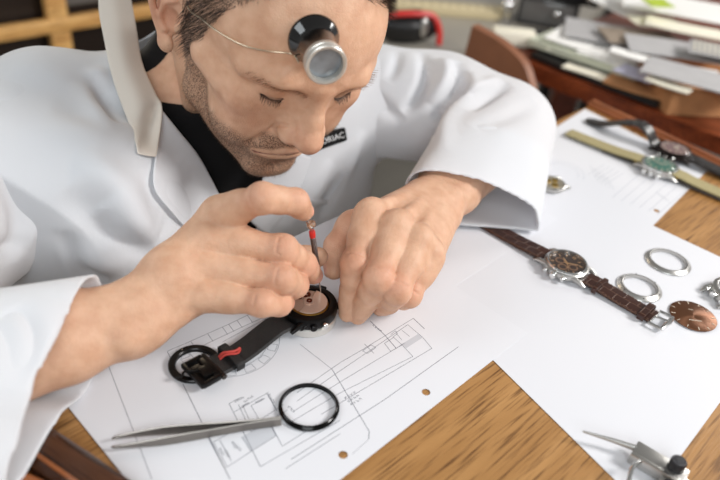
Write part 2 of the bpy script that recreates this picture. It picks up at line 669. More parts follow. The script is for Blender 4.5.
def loose(name, px, py, z, size, ang, m, label, cat, curl=8, group=None, th=2.0, seed=0):
    """Gently curled sheet (or thin stack) on the pile; its centre stands at the given place."""
    c = td(px, py, ZD + z)
    rnd = random.Random(seed + int(px * 7 + py))
    b = MB()
    nx_, ny_ = 10, 8
    ph = rnd.random() * 6
    top = []
    for i in range(nx_ + 1):
        row = []
        for j in range(ny_ + 1):
            u, v = i / nx_ - .5, j / ny_ - .5
            zz = curl * (4 * u * u * (0.5 + 0.5 * math.sin(ph)) + 2.2 * v * v * (0.5 + 0.5 * math.cos(ph * 1.7))) + curl * 0.25 * math.sin(5 * u + ph) * math.cos(4 * v)
            row.append((u * size[0], v * size[1], zz + th))
        top.append(row)
    T = [[b._v(p) for p in r] for r in top]
    L = [[b._v((p[0], p[1], p[2] - th)) for p in r] for r in top]
    for i in range(nx_):
        for j in range(ny_):
            b._f([T[i][j], T[i + 1][j], T[i + 1][j + 1], T[i][j + 1]])
            b._f([L[i][j], L[i][j + 1], L[i + 1][j + 1], L[i + 1][j]])
    for i in range(nx_):
        b._f([T[i][0], L[i][0], L[i + 1][0], T[i + 1][0]])
        b._f([T[i][ny_], T[i + 1][ny_], L[i + 1][ny_], L[i][ny_]])
    for j in range(ny_):
        b._f([T[0][j], T[0][j + 1], L[0][j + 1], L[0][j]])
        b._f([T[nx_][j], L[nx_][j], L[nx_][j + 1], T[nx_][j + 1]])
    o = b.build(name, m, smooth=50, loc=(c[0], c[1], c[2]))
    o.rotation_euler = (0, 0, math.radians(ang))
    tag(o, label, cat, group)
    return o


G = 'papers piled on the far desk'
EA = math.degrees(math.atan2(fdir[1], fdir[0]))
loose('folder', 590, 58, 12, (180, 80), EA + 4, M_FOLDER, 'pale green paper folder at the left front of the far pile', 'folder', 4, th=10)
loose('black_folder', 600, 78, 1, (215, 64), EA - 2, M_DARK, 'black folder sticking out under the papers at the desk edge', 'folder', 2, th=8)
loose('paper_sheet', 586, 73, 10, (70, 24), EA + 6, M_CREAM, 'small cream sheet at the desk edge below the pale green folder', 'paper', 3, G)
loose('paper_sheet', 598, 46, 26, (150, 90), -30, M_WHITEP, 'white sheet on the left slope of the far pile above the folder', 'paper', 4, G)
loose('paper_sheet', 572, 46, 14, (110, 70), 10, M_CREAM, 'cream sheet hanging at the far left end of the pile', 'paper', 4, G)
loose('paper_sheet', 618, 36, 34, (170, 100), -12, M_GREYP, 'light grey sheet lying left of the taupe printed sheet', 'paper', 3, G)
loose('paper_sheet', 640, 38, 42, (120, 70), 5, M_TAUPE, 'taupe printed sheet in the middle of the far pile', 'paper', 2, G)
loose('paper_sheet', 674, 50, 48, (140, 80), -8, M_GREYP, 'grey sheet in front of the long cream sheet', 'paper', 3, G)
loose('paper_sheet', 694, 33, 58, (150, 50), -22, M_CREAM, 'long cream sheet curling near the top of the far pile', 'paper', 5, G)
loose('paper_sheet', 662, 64, 44, (150, 26), -24, M_WHITEP, 'narrow white sheet edge bright at the front of the pile', 'paper', 3, G)
loose('paper_sheet', 700, 79, 48, (150, 74), -28, M_GREYP, 'light grey sheet lying over the open cardboard box', 'paper', 3, G)
loose('paper_sheet', 694, 10, 68, (230, 120), -16, M_WHITEP, 'bright white sheet at the back top of the far pile', 'paper', 6, G)
loose('paper_sheet', 634, 8, 46, (120, 100), 25, M_WHITEP, 'bright white sheet lying beside the lime card', 'paper', 6, G)
loose('paper_sheet', 655, 24, 54, (80, 50), 12, M_CREAM, 'small cream sheet behind the taupe printed sheet', 'paper', 3, G)
loose('paper_sheet', 612, 62, 24, (110, 24), -38, M_WHITEP, 'narrow white sheet just above the pale green folder', 'paper', 2, G)
loose('paper_sheet', 637, 75, 24, (60, 40), EA, M_LILAC, 'small lilac sheet tucked above the black folder', 'paper', 2, G)
loose('paper_sheet', 668, 86, 40, (60, 24), -40, M_CREAM, 'small cream slip beside the cardboard box', 'paper', 2, G)
loose('lime_card', 657, 4, 84, (40, 40), 10, M_LIME, 'small lime green card at the back of the pile', 'card', 2)
o = loose('striped_sheet', 714, 52, 62, (70, 60), -20, M_GREYP, 'grey sheet ruled with thin pale stripes at the right of the pile', 'paper', 3)
b = MB()
for k in range(9):
    b.box((-28 + 7 * k, 0, 4.6), (1.8, 54, 0.8))
b.build('ruled_stripes', M_CREAM, o, smooth=0)
loose('cardboard_flap', 645, 90, 9, (110, 60), -30, M_CARD, 'torn cardboard flap at the desk edge left of the box', 'cardboard', 4, th=4)
# cardboard tray
c = td(712, 100, ZD)
tr = thing('cardboard_box', 'open brown cardboard box at the front edge of the far desk', 'box', c, math.radians(8))
for (x, y, sx, sy, nm) in ((0, -60, 200, 3, 'front_panel'), (0, 60, 200, 3, 'rear_panel'), (-100, 0, 3, 120, 'side_panel'), (100, 0, 3, 120, 'side_panel')):
    b = MB(); b.box((x, y, 20), (sx, sy, 38)); b.build(nm, M_CARD, tr, smooth=0)
b = MB(); b.box((0, 0, 1.5), (198, 118, 2.8)); b.build('base_panel', M_CARD, tr, smooth=0)

# brown chair back behind the sleeve
M_BROWN = mat('brown_leatherette', (136, 88, 62), 0.5, bump=(150, .15), var=(25, .1))
c = dep(500, 66, 1020)
ch = thing('desk_chair', 'brown chair back rising behind the white sleeve beside the far desk', 'chair', (c[0], c[1], -850))
co = (c[0], c[1], -850)
b = MB()
prof = [(472, 26, 1040), (497, 40, 1020), (514, 54, 1000), (526, 70, 990), (534, 100, 985)]
tp = [dep(*p) for p in prof]
TT, BB = [], []
for p in catmull(tp, 14):
    TT.append(p); BB.append(np.array([p[0] - 10, p[1] + 30, p[2] - 190 + (tp[0][2] - p[2]) * 0.5]))
off = np.array([10, 14, 0])
for i in range(13):
    for (P, Q) in ((0, 0),):
        b.quad([TT[i], TT[i + 1], BB[i + 1], BB[i]])
        b.quad([TT[i] + off, BB[i] + off, BB[i + 1] + off, TT[i + 1] + off])
        b.quad([TT[i], TT[i] + off, TT[i + 1] + off, TT[i + 1]])
        b.quad([BB[i], BB[i + 1], BB[i + 1] + off, BB[i] + off])
for i in (0, 13):
    b.quad([TT[i], BB[i], BB[i] + off, TT[i] + off])
bmesh.ops.remove_doubles(b.bm, verts=b.bm.verts, dist=0.01)
b.build('backrest', M_BROWN, ch, co, 40)
b = MB(); b.box((c[0] + 110, c[1] + 60, -420), (190, 170, 40), bevel=15, seg=3); b.build('seat', M_BROWN, ch, co, 40)
for dx in (30, 190):
    for dy in (-10, 130):
        b = MB(); b.box((c[0] + dx, c[1] + dy, -645), (26, 26, 410), bevel=3); b.build('leg', W_RED, ch, co, 30)

# grey side table with bag, bar and lamp
ZG = -70.0
M_GREYT = mat('grey_laminate', (158, 152, 142), 0.35, bump=(80, .05), var=(8, .05))
g0 = tab(350, -60, ZG); g1 = tab(640, -40, ZG); g2 = tab(575, 34, ZG); g3 = tab(470, 84, ZG); g4 = tab(330, 84, ZG)
gt = thing('side_table', 'grey table in the background behind the man carrying a black bag', 'table', (g3[0], g3[1], -850))
go = (g3[0], g3[1], -850)
b = MB(); b.prism([tuple(p[:2]) for p in (g0, g4, g3, g2, g1)], ZG - 30, ZG); b.build('table_top', M_GREYT, gt, go, 0)
for p in (g0, g1, g2, g4):
    q = p * 0.9 + 0.1 * (g0 + g1 + g2 + g3 + g4) / 5
    b = MB(); b.box((q[0], q[1], (ZG - 30 - 850) / 2), (40, 40, 850 + ZG - 30.4)); b.build('leg', M_DARK, gt, go, 0)
M_BEIGE = mat('beige_plastic', (206, 190, 152), 0.5)
p0, p1 = tab(378, 8, ZG), tab(506, 18, ZG)
bd = (p1 - p0)[:2]; bl = float(np.linalg.norm(bd)); ba = math.atan2(bd[1], bd[0])
bar = thing('beige_bar', 'long beige bar with small marks lying at the back of the grey table', 'bar', ((p0 + p1) / 2), ba)
b = MB(); b.box((0, 0, 9), (bl, 44, 18), bevel=2); b.build('bar_body', M_BEIGE, bar)
b = MB()
for k in range(14):
    b.box((-bl / 2 + 20 + k * bl / 14, -8, 18.4), (10, 14, 1.2))
b.build('marks', mat('bar_mark', (240, 226, 190), 0.4), bar, smooth=0)
# black bag with a red cord
c = tab(405, 40, ZG)
bag = thing('black_bag', 'black bag with a red cord trim behind the man shoulder', 'bag', c, 0.2)
b = MB()
b.ball((0, 0, 26), 1, sc=(58, 36, 28), n=12)
for v in b.bm.verts:
    v.co += Vector(noise.noise_vector(v.co * 0.03)) * 7
    v.co.z = max(v.co.z, 0)
b.build('bag_body', mat('black_cloth', (20, 19, 20), 0.45, bump=(60, .4)), bag)
b = MB()
b.tube(catmull([(-70, -20, 46), (-30, -26, 54), (10, -24, 56), (40, -20, 52), (54, -24, 30), (56, -30, 4)], 30), 5.5, 8)
b.build('red_cord', M_RED_PLASTIC, bag)
b = MB()
b.ball((24, -30, 34), 1, sc=(8, 6, 18), n=8)
b.build('silver_clasp', M_STEEL_B, bag)
# chrome lamp heads and a glass jar box
c = tab(504, 22, ZG)
lampb = thing('chrome_bulb_holder', 'shiny chrome ball on a short stem at the back of the grey table', 'holder', c)
b = MB(); b.ball((0, 0, 34), 14, n=12); b.build('ball', M_STEEL, lampb)
b = MB(); b.lathe([(0, 0), (16, 0), (16, 4), (4, 8), (4, 24), (0, 24)], 20); b.build('stem', M_STEEL_B, lampb)
c = tab(545, 22, ZG)
gb = thing('dark_glass_case', 'grey glass case with dark frame at the back beside the chrome ball', 'case', c, -0.2)
b = MB(); b.box((0, 0, 26), (110, 70, 46), bevel=4); b.build('case_body', mat('smoky_case', (112, 110, 108), 0.12, 0.3), gb)
b = MB()
for sx in (-1, 1):
    for sy in (-1, 1):
        b.box((sx * 56, sy * 36, 27), (5, 5, 54))
    b.box((sx * 56, 0, 52), (5, 72, 4)); b.box((0, sx * 36, 52), (112, 5, 4)); b.box((0, sx * 36, 2), (112, 5, 4))
b.build('case_frame', M_DARK, gb, smooth=0)
b = MB(); b.ball((18, -40, 30), 8, n=10); b.build('knob', M_STEEL, gb)
c = td(586, 6, ZD)
blk = thing('black_machine', 'black machine with a small chrome knob behind the paper pile', 'machine', c, -0.3)
b = MB(); b.box((-20, 20, 36), (90, 60, 72), bevel=6); b.build('body', M_DARK, blk)
b = MB(); b.ball((6, -22, 20), 8, n=10); b.build('knob', M_STEEL, blk)
b = MB(); b.lathe([(0, 0), (12, 0), (12, 14), (0, 14)], 20, Matrix.Translation((-20, 10, 72))); b.build('cap', mat('pinkish_cap', (190, 160, 150), .4), blk)
c = td(546, 46, ZD)
b = MB(); b.box((0, 0, 10), (76, 50, 20), bevel=3)
tag(b.build('black_box', M_DARK, loc=c), 'small black box at the left end of the far desk', 'box')
b = MB(); b.box((0, 0, 9), (50, 24, 18), bevel=4)
tag(b.build('white_block', M_WHITEP, loc=td(529, 42, ZD)), 'small white block in front of the black box', 'block')
b = MB(); b.box((0, 0, 12), (70, 34, 24), bevel=4)
tag(b.build('cream_block', M_CREAM, loc=td(512, 44, ZD)), 'cream block beside the white block on the far desk', 'block')

# dark cabinet with golden wooden frame, far left
W_GOLD = wood('golden_wood', (150, 98, 48), (206, 152, 88), (232, 184, 116), 0, 0.4)
k0, k1 = tab(-40, 40, -150), tab(118, 15, -150)
kd = (k1 - k0)[:2]; kl = float(np.linalg.norm(kd)); ka = math.atan2(kd[1], kd[0])
cab = thing('cabinet', 'dark cabinet with a golden wooden frame behind the right shoulder', 'cabinet', ((k0[0] + k1[0]) / 2, (k0[1] + k1[1]) / 2, -850), ka)
hb = 700.0
b = MB(); b.box((0, 60, 500), (kl + 500, 60, 1000)); b.build('dark_panel', mat('dark_brown_panel', (34, 25, 20), 0.35, var=(4, .3)), cab, smooth=0)
b = MB(); b.box((0, 0, hb), (kl + 500, 24, 26), bevel=3); b.build('rail', W_GOLD, cab)
pst = tab(63, 28, -150)
lx = (np.array(pst[:2]) - np.array([(k0[0] + k1[0]) / 2, (k0[1] + k1[1]) / 2])) @ (kd / kl)
b = MB(); b.box((lx, 2, 500), (40, 24, 1000), bevel=3); b.build('stile', W_GOLD, cab)
gp = MB(); gp.box((lx + 130, 30, 850), (200, 6, 250)); gp.build('glass_pane', mat('grey_glass', (104, 100, 96), 0.3), cab, smooth=0)
# ------------------------------------------------------------------ watches and parts
def croc(name, dark, mid):
    m, nt, b = new_mat(name)
    tc = nt.nodes.new('ShaderNodeTexCoord')
    v = nt.nodes.new('ShaderNodeTexBrick')
    v.inputs['Scale'].default_value = 1.0
    v.inputs['Brick Width'].default_value = 0.0125
    v.inputs['Row Height'].default_value = 0.0085
    v.inputs['Mortar Size'].default_value = 0.0005
    v.inputs['Mortar Smooth'].default_value = 0.9
    v.inputs['Color1'].default_value = lin(mid)
    v.inputs['Color2'].default_value = lin([c * 0.85 for c in mid])
    v.inputs['Mortar'].default_value = lin(dark)
    nt.links.new(tc.outputs['Object'], v.inputs['Vector'])
    nt.links.new(v.outputs['Color'], b.inputs['Base Color'])
    bp = nt.nodes.new('ShaderNodeBump')
    bp.invert = True
    bp.inputs['Strength'].default_value = 0.6
    bp.inputs['Distance'].default_value = 0.0006
    nt.links.new(v.outputs['Fac'], bp.inputs['Height'])
    nt.links.new(bp.outputs['Normal'], b.inputs['Normal'])
    b.inputs['Roughness'].default_value = 0.30
    return m


def sunburst(name, dark, light):
    """Brushed dial: thin strokes round the centre."""
    m, nt, b = new_mat(name)
    b.inputs['Base Color'].default_value = lin(light)
    b.inputs['Metallic'].default_value = 0.75
    b.inputs['Roughness'].default_value = 0.34
    b.inputs['Anisotropic'].default_value = 0.85
    tg = nt.nodes.new('ShaderNodeTangent')
    tg.direction_type = 'RADIAL'
    tg.axis = 'Z'
    nt.links.new(tg.outputs['Tangent'], b.inputs['Tangent'])
    return m


M_CROC = croc('brown_crocodile_leather', (104, 74, 58), (60, 33, 25))
M_CROCB = croc('black_crocodile_leather', (14, 13, 13), (44, 40, 38))
M_STITCH = mat('stitching', (120, 84, 66), 0.7)
M_DIALB = mat('dark_brown_dial', (58, 38, 28), 0.35, 0.2)
M_DIALS = sunburst('sunburst_brown', (90, 55, 35), (122, 82, 58))
M_GOLD = mat('gilt', (206, 160, 112), 0.3, 0.35)
M_ROSE = mat('rose_gilt', (236, 208, 190), 0.25, 0.45, bump=(1500, .04))
M_IVORY = mat('ivory_print', (214, 200, 180), 0.5)
M_OLIVE = mat('olive_canvas', (160, 148, 108), 0.8, bump=(1500, .5), var=(300, .1))
M_GREYC = mat('grey_canvas', (92, 86, 82), 0.8, bump=(1500, .5))
M_GREEN = mat('green_dial', (62, 120, 104), 0.3, 0.2, var=(200, .25))
M_PINK = mat('mauve_dial', (120, 92, 90), 0.4, var=(300, .35))
M_BRASS = mat('brass', (192, 160, 84), 0.3, 1.0)


def ring_profile(ro, ri, h, ch=0.5):
    return [(ri, 0), (ro - ch * .3, 0), (ro, ch * .3), (ro, h - ch), (ro - ch, h), (ri + ch * .4, h), (ri, h - ch * .4), (ri, 0)]


def T3(x=0, y=0, z=0, rz=0, ry=0, rx=0):
    return Matrix.Translation((x, y, z)) @ Matrix.Rotation(rz, 4, 'Z') @ Matrix.Rotation(ry, 4, 'Y') @ Matrix.Rotation(rx, 4, 'X')


def lugs(mb, r, half, spread, ztop, zlow):
    for sx in (-1, 1):
        for sy in (-1, 1):
            mb.tube([(sx * (r - 6), sy * (spread + 1.6), ztop), (sx * (r + 1), sy * (spread + 1), ztop - .6), (sx * half, sy * spread, zlow)], [2.6, 2.3, 1.5], 10)


def dash_stitch(mb, pts, wid, z_off=0.0):
    pts = catmull(pts, 60)
    L = 0
    for p, q in zip(pts, pts[1:]):
        d = (q - p)
        L += np.linalg.norm(d)
        if int(L / 1.7) % 2 == 0:
            n = np.array([-d[2], 0, d[0]]) / max(1e-6, np.linalg.norm(d))
            for s in (-1, 1):
                a = p + n * z_off + np.array([0, s * wid, 0])
                mb.box(tuple(a), (1.1, 0.28, 0.2))


# ---- brown leather chronograph on the plain sheet
cw = tab(567, 262.5, 9)
wx = tab(672, 333)[:2] - tab(492, 231)[:2]
wa = math.atan2(wx[1], wx[0])
cen = (cw[0], cw[1], 0.75)
W1 = thing('wristwatch', 'steel chronograph on a brown crocodile leather strap lying on the plain sheet', 'watch', cen, wa)
b = MB()
b.lathe([(0, 0.6), (17, 0.6), (19.6, 2.6), (20, 5), (19.6, 7.2), (18.2, 8.2), (16.9, 8.2), (16.9, 6.2), (0, 6.2)], 64)
lugs(b, 19, 25.5, 10.6, 5.2, 1.6)
b.build('case', M_STEEL_B, W1)
b = MB(); b.lathe([(18.3, 8.0), (18.3, 9.0), (17.4, 9.9), (16.2, 9.6), (15.9, 8.2), (15.9, 6.4), (18.3, 8.0)], 64); b.build('bezel', M_STEEL, W1)
b = MB(); b.lathe([(0, 6.3), (15.9, 6.3), (15.9, 6.7), (0, 6.7)], 56); dl = b.build('dial', M_DIALB, W1)
b = MB()
for x, y in ((-6.6, 0), (6.6, 0), (0, -6.6)):
    b.lathe([(3.1, 6.72), (4.3, 6.72), (4.3, 6.86), (3.1, 6.86), (3.1, 6.72)], 28, T3(x, y))
b.build('subdial', mat('subdial_ring', (150, 112, 84), 0.35, 0.2), dl)
b = MB()
for k in range(12):
    a = k * math.pi / 6
    if k % 3 != 0:
        b.box((12.6, 0, 6.95), (2.8, 0.8, 0.4), T3(rz=a))
for k in range(60):
    b.box((15.1, 0, 6.8), (0.8, 0.18, 0.12), T3(rz=k * math.pi / 30))
b.box((13, 0.9, 6.95), (3, .8, .4), T3(rz=math.pi / 2)); b.box((13, -0.9, 6.95), (3, .8, .4), T3(rz=math.pi / 2))
b.build('hour_markers', M_GOLD, dl, smooth=0)
for L, wd, a, z in ((8.2, 1.5, 2.5, 7.4), (12.2, 1.2, 0.55, 7.7), (13.5, .35, -0.9, 8.0)):
    b = MB(); b.prism([(-2.2, -wd * .4), (L * .7, -wd / 2), (L, 0), (L * .7, wd / 2), (-2.2, wd * .4)], z, z + .22, T3(rz=a)); b.build('hand', M_GOLD, dl, smooth=0)
b = MB(); b.lathe([(0, 9.05), (15.8, 9.05), (15.8, 9.5), (10, 9.85), (0, 10.0)], 48); b.build('crystal', M_CRYSTAL, W1)
b = MB(); b.lathe([(0, 0), (2.2, 0), (2.9, .5), (2.9, 3.2), (2.3, 3.8), (0, 3.9)], 20, T3(0, -19.6, 4.6, rx=math.pi / 2)); b.build('crown', M_STEEL, W1)
for x in (-9.2, 9.2):
    b = MB()
    M = T3(x, -17.2, 4.6, rz=(-x / 40), rx=math.pi / 2)
    b.lathe([(0, 0), (1.2, 0), (1.2, 2.2), (2.0, 2.2), (2.0, 4.2), (1.6, 4.6), (0, 4.7)], 18, M); b.build('pusher', M_STEEL, W1)
b = MB()
pa = [(-20, 0, 3.0), (-27, 0, 3.6), (-36, 0, 3.0), (-52, 0, 2.0), (-70, 0, 1.9), (-112, 0, 1.9)]
b.strap(catmull(pa, 40), 19.6, 3.2, dome=.4)
st = b.build('strap', M_CROC, W1)
b = MB(); dash_stitch(b, pa[1:], 8.2, 1.75); b.build('stitching', M_STITCH, st, smooth=0)
b = MB()
pb = [(20, 0, 3.0), (27, 0, 3.8), (36, 0, 3.4), (52, 0, 2.6), (70, 0, 2.4), (84, 0, 2.6)]
b.strap(catmull(pb, 40), [19.6 - 1.6 * i / 39 for i in range(40)], 3.4, dome=.4)
st = b.build('strap', M_CROC, W1)
b = MB(); dash_stitch(b, pb[1:], 8.0, 1.85); b.build('stitching', M_STITCH, st, smooth=0)
for x, wdt in ((34, 4.2), (77, 6)):
    b = MB()
    loop = [(x, yy, zz) for yy, zz in ((-10.6, 1.4), (-10.8, 4.4), (-9.5, 6.0), (0, 6.6), (9.5, 6.0), (10.8, 4.4), (10.6, 1.4))]
    b.strap(catmull(loop, 28), wdt, 1.2, side=(1, 0, 0)); b.build('keeper', M_CROC, W1)
b = MB()
for y in (-1, 1):
    b.tube([(84, y * 10.8, 3.2), (89, y * 10.8, 3.6), (95, y * 10.2, 3.8)], 1.3, 10)
b.tube([(95, -11, 3.8), (95.8, 0, 4.4), (95, 11, 3.8)], [1.5, 2.4, 1.5], 10)
b.tube([(84.5, -10.8, 3.2), (84.5, 10.8, 3.2)], 0.8, 8)
bk = b.build('buckle', M_STEEL, W1)
b = MB(); b.tube([(84.5, 0, 3.6), (89, 0, 5.0), (95, 0, 6.4)], [1.0, 1.0, .8], 8); b.build('tongue', M_STEEL, bk)

# ---- two steel bezel rings
r1 = tab(639.3, 287.5, 1.5)
R1 = thing('bezel_ring', 'steel bezel ring with small notches nearest the brown leather strap', 'ring', (r1[0], r1[1], 0.72), 0, 'loose steel bezel rings')
b = MB(); b.lathe([(14.2, .1), (19.2, .1), (19.4, .6), (19.0, 1.2), (15.4, 3.4), (14.4, 3.2), (14.2, .1)], 64); rr = b.build('ring', M_STEEL_B, R1)
b = MB()
for k in range(6):
    b.lathe([(0, 0), (.5, 0), (.5, .5), (0, .5)], 10, T3(17.2 * math.cos(k * 1.05 - .6), 17.2 * math.sin(k * 1.05 - .6), 2.3))
b.build('notches', M_DARK, rr, smooth=0)
r2 = tab(668, 261.5, 1.5)
R2 = thing('bezel_ring', 'plain polished steel bezel ring lying farther from the brown strap', 'ring', (r2[0], r2[1], 0.72), 0, 'loose steel bezel rings')
b = MB(); b.lathe([(15.6, .1), (20.4, .1), (20.6, .6), (20.2, 1.2), (17, 3.0), (15.9, 2.8), (15.6, .1)], 64); b.build('ring', M_STEEL_B, R2)

# ---- brown sunburst dial
dd = tab(693, 316, 1.6)
D1 = thing('watch_dial', 'loose brown sunburst watch dial lying on the plain sheet by the strap buckle', 'watch dial', (dd[0], dd[1], 0.72), -0.05)
b = MB(); b.lathe([(0, .8), (18.8, .8), (19.0, 1.0), (19.0, 1.3), (18.6, 1.5), (0, 1.5)], 72); b.build('dial_plate', M_DIALS, D1)
b = MB()
for k in range(12):
    b.box((16.2, 0, 1.62), (2.2 if k % 3 else 3.0, .5, .25), T3(rz=k * math.pi / 6))
    b.box((18, 0, 1.6), (.5, .5, .2), T3(rz=k * math.pi / 6))
b.build('hour_markers', M_IVORY, D1, smooth=0)
b = MB()
for k in range(9):
    b.box((-4.6 + 1.15 * k, -6.2, 1.57), (.7, 1.0, .14))
for k in range(4):
    b.box((-1.8 + 1.1 * k, 7.5, 1.57), (.6, .7, .14))
b.build('printed_marks', M_IVORY, D1, smooth=0)
for x in (-7, 8):
    b = MB(); b.lathe([(0, 0), (.6, 0), (.6, .8), (0, .8)], 10, T3(x, -12, 0.02)); b.build('foot', M_BRASS, D1)

# ---- steel case at the right edge
ec = tab(735, 294, 5)
E1 = thing('watch_case', 'bare steel watch case with crown at the right edge beside the steel rings', 'watch case', (ec[0], ec[1], 0.72), 0.3)
b = MB()
b.lathe([(14.6, .4), (18.6, .4), (20, 2), (20.2, 5), (19.4, 8), (16.4, 9.4), (15.2, 8.8), (14.6, .4)], 64)
lugs(b, 19, 25, 10.8, 5, 1.4)
b.build('case_ring', M_STEEL_B, E1)
b = MB(); b.lathe([(0, 0), (2.4, 0), (3, .6), (3, 3), (0, 3.2)], 18, T3(-20, 1, 4.6, ry=-math.pi / 2)); b.build('crown', M_STEEL, E1)
for y in (-8.5, 9.5):
    b = MB(); b.lathe([(0, 0), (1.2, 0), (1.2, 2), (2, 2), (2, 4), (0, 4.2)], 16, T3(-18, y, 4.6, ry=-math.pi / 2)); b.build('pusher', M_STEEL, E1)

# ---- small movement beside the cuff
mc = tab(551, 184.5, 3)
E2 = thing('watch_movement', 'small round silver watch movement peeking out beside the left cuff', 'movement', (mc[0], mc[1], 0.4), 0.4)
b = MB(); b.lathe([(0, .3), (14.5, .3), (15.5, 1.5), (15.5, 4.5), (14.5, 5.2), (13, 5.4), (0, 5.4)], 48); lugs(b, 14, 18.5, 8, 3.6, 1.2); b.build('case', M_STEEL_B, E2)
b = MB(); b.lathe([(0, 5.45), (12.4, 5.45), (12.4, 5.8), (0, 5.8)], 40); b.build('plate', mat('champagne_plate', (198, 188, 166), .3, .8), E2)
for x, y, r in ((-4, 3, 4), (5, 2, 3.2), (0, -6, 3.6)):
    b = MB(); b.lathe([(0, 5.85), (r, 5.85), (r, 6.5), (r * .5, 6.6), (0, 6.6)], 24, T3(x, y, 0)); b.build('gear', M_BRASS, E2)

# ---- green dial watch on an olive canvas strap
g0_, g1_, g2_ = tab(563, 132), tab(657, 164), tab(722, 197)
gc = tab(660, 165, 9)
ga = math.atan2(*(g2_ - g0_)[[1, 0]])
W2 = thing('wristwatch', 'green dial steel watch on an olive canvas strap near the wooden rail', 'watch', (gc[0], gc[1], 0.45), ga)
b = MB()
b.lathe([(0, .8), (17, .8), (20, 3), (20.4, 6), (19.6, 8.6), (17.4, 10.2), (16.4, 9.2), (0, 9.2)], 56); lugs(b, 19, 25, 10.8, 5.4, 2); b.build('case', M_STEEL_B, W2)
b = MB()
for k in range(40):
    a = k * math.pi / 20
    b.box((19.6, 0, 8.4), (1.6, 1.6, 2.2), T3(rz=a))
b.lathe([(17, 8.4), (19.4, 8.4), (19.2, 10), (17.2, 10.4), (17, 8.4)], 56)
b.build('bezel', M_STEEL, W2)
b = MB(); b.lathe([(0, 9.25), (16.3, 9.25), (16.3, 9.6), (0, 9.6)], 48); dl = b.build('dial', M_GREEN, W2)
b = MB()
for k in range(12):
    b.box((13, 0, 9.8), (3, 1.6, .4), T3(rz=k * math.pi / 6))
b.box((3.5, 0, 10.1), (9, 1.2, .3), T3(rz=.8)); b.box((5, 0, 10.4), (13, .9, .3), T3(rz=2.9))
b.build('hour_markers', M_IVORY, dl, smooth=0)
b = MB(); b.lathe([(0, 10.5), (16.9, 10.5), (16, 11.2), (8, 11.7), (0, 11.8)], 48); b.build('crystal', M_CRYSTAL, W2)
for y in (-8, 0, 8):
    b = MB(); b.lathe([(0, 0), (1.4, 0), (1.4, 2), (2.4, 2), (2.4, 4.6), (0, 4.8)], 14, T3(y, -19, 5, rx=math.pi / 2)); b.build('crown' if y == 0 else 'pusher', M_STEEL, W2)
Ll = float(np.linalg.norm((g1_ - g0_)[:2])); Lr = 150
b = MB(); pa = [(-18, 0, 7.6), (-28, 0, 7), (-50, 0, 5.0), (-80, 0, 4.2), (-Ll + 6, 0, 4.0), (-Ll, 0, 3.4)]
b.strap(catmull(pa, 40), [19.5] * 36 + [19, 17, 13, 6], 2.0); st = b.build('strap', M_OLIVE, W2)
b = MB(); b.strap([(p[0], p[1] - .0, p[2] - 3.0) for p in catmull([(-20, 0, 5.2), (-50, 0, 4.6), (-Ll + 50, 0, 4.2)], 20)], 18, 1.6); b.build('under_strap', M_GREYC, W2)
b = MB(); pb = [(18, 0, 7.6), (28, 0, 7), (45, 0, 5.4), (80, 0, 4.6), (Lr, 0, 4.4)]
b.strap(catmull(pb, 30), 19.5, 2.0); b.build('strap', M_OLIVE, W2)
b = MB(); b.strap(catmull([(20, 0, 2.2), (50, 0, 1.6), (Lr, 0, 1.4)], 20), 19, 1.8); b.build('under_strap', M_GREYC, W2)
for x in (-24, 24):
    b = MB(); b.tube([(x, -10.5, 6.6), (x, 10.5, 6.6)], 1.0, 8); b.build('spring_bar', M_BRASS, W2)

# ---- dark watch on a black leather strap, right behind it
k0_, k1_, k2_ = tab(585, 121), tab(672, 150), tab(724, 178)
kc = tab(674, 149, 10)
ka_ = math.atan2(*(k2_ - k0_)[[1, 0]])
W3 = thing('wristwatch', 'black cased watch on a black crocodile strap, arched beside the wooden rail', 'watch', (kc[0], kc[1], 0.45), ka_)
b = MB(); b.lathe([(0, 1), (16, 1), (19.4, 3.5), (19.8, 8), (18.8, 10.6), (16.6, 11.6), (15.8, 10.6), (0, 10.6)], 56); lugs(b, 18.5, 24.5, 10.4, 6.4, 3.4); b.build('case', mat('black_steel', (44, 38, 36), .25, .8), W3)
b = MB(); b.lathe([(0, 10.65), (15.8, 10.65), (15.8, 11), (0, 11)], 44); dl = b.build('dial', M_PINK, W3)
b = MB()
for k in range(12):
    b.box((12.5, 0, 11.2), (3, 1.2, .4), T3(rz=k * math.pi / 6))
b.box((4, 0, 11.4), (10, 1.2, .3), T3(rz=1.2)); b.box((3, 0, 11.6), (9, 1.4, .3), T3(rz=-.4))
b.build('hour_markers', M_IVORY, dl, smooth=0)
b = MB(); b.lathe([(0, 11.5), (16.2, 11.5), (15, 12.2), (8, 12.6), (0, 12.7)], 40); b.build('crystal', M_CRYSTAL, W3)
for x in (-8, 0, 8):
    b = MB(); b.lathe([(0, 0), (1.4, 0), (1.4, 2), (2.6, 2), (2.6, 5), (0, 5.2)], 14, T3(x, -18.6, 6, rx=math.pi / 2)); b.build('crown' if x == 0 else 'pusher', M_STEEL, W3)
Lk = float(np.linalg.norm((k1_ - k0_)[:2]))
b = MB(); pa = [(-18, 0, 5.5), (-25, 0, 9), (-33, 0, 18), (-46, 0, 23), (-62, 0, 19), (-80, 0, 10), (-95, 0, 4), (-Lk + 4, 0, 2.6), (-Lk - 4, 0, 2.2)]
b.strap(catmull(pa, 60), [20] * 50 + [19, 19, 18, 18, 17, 16, 14, 11, 8, 4], 3.0, dome=.3); b.build('strap', M_CROCB, W3)
b = MB(); pb = [(18, 0, 6), (28, 0, 7.4), (45, 0, 6), (70, 0, 4.5), (140, 0, 2.4)]
b.strap(catmull(pb, 40), 20, 3.4, dome=.4); b.build('strap', M_CROCB, W3)

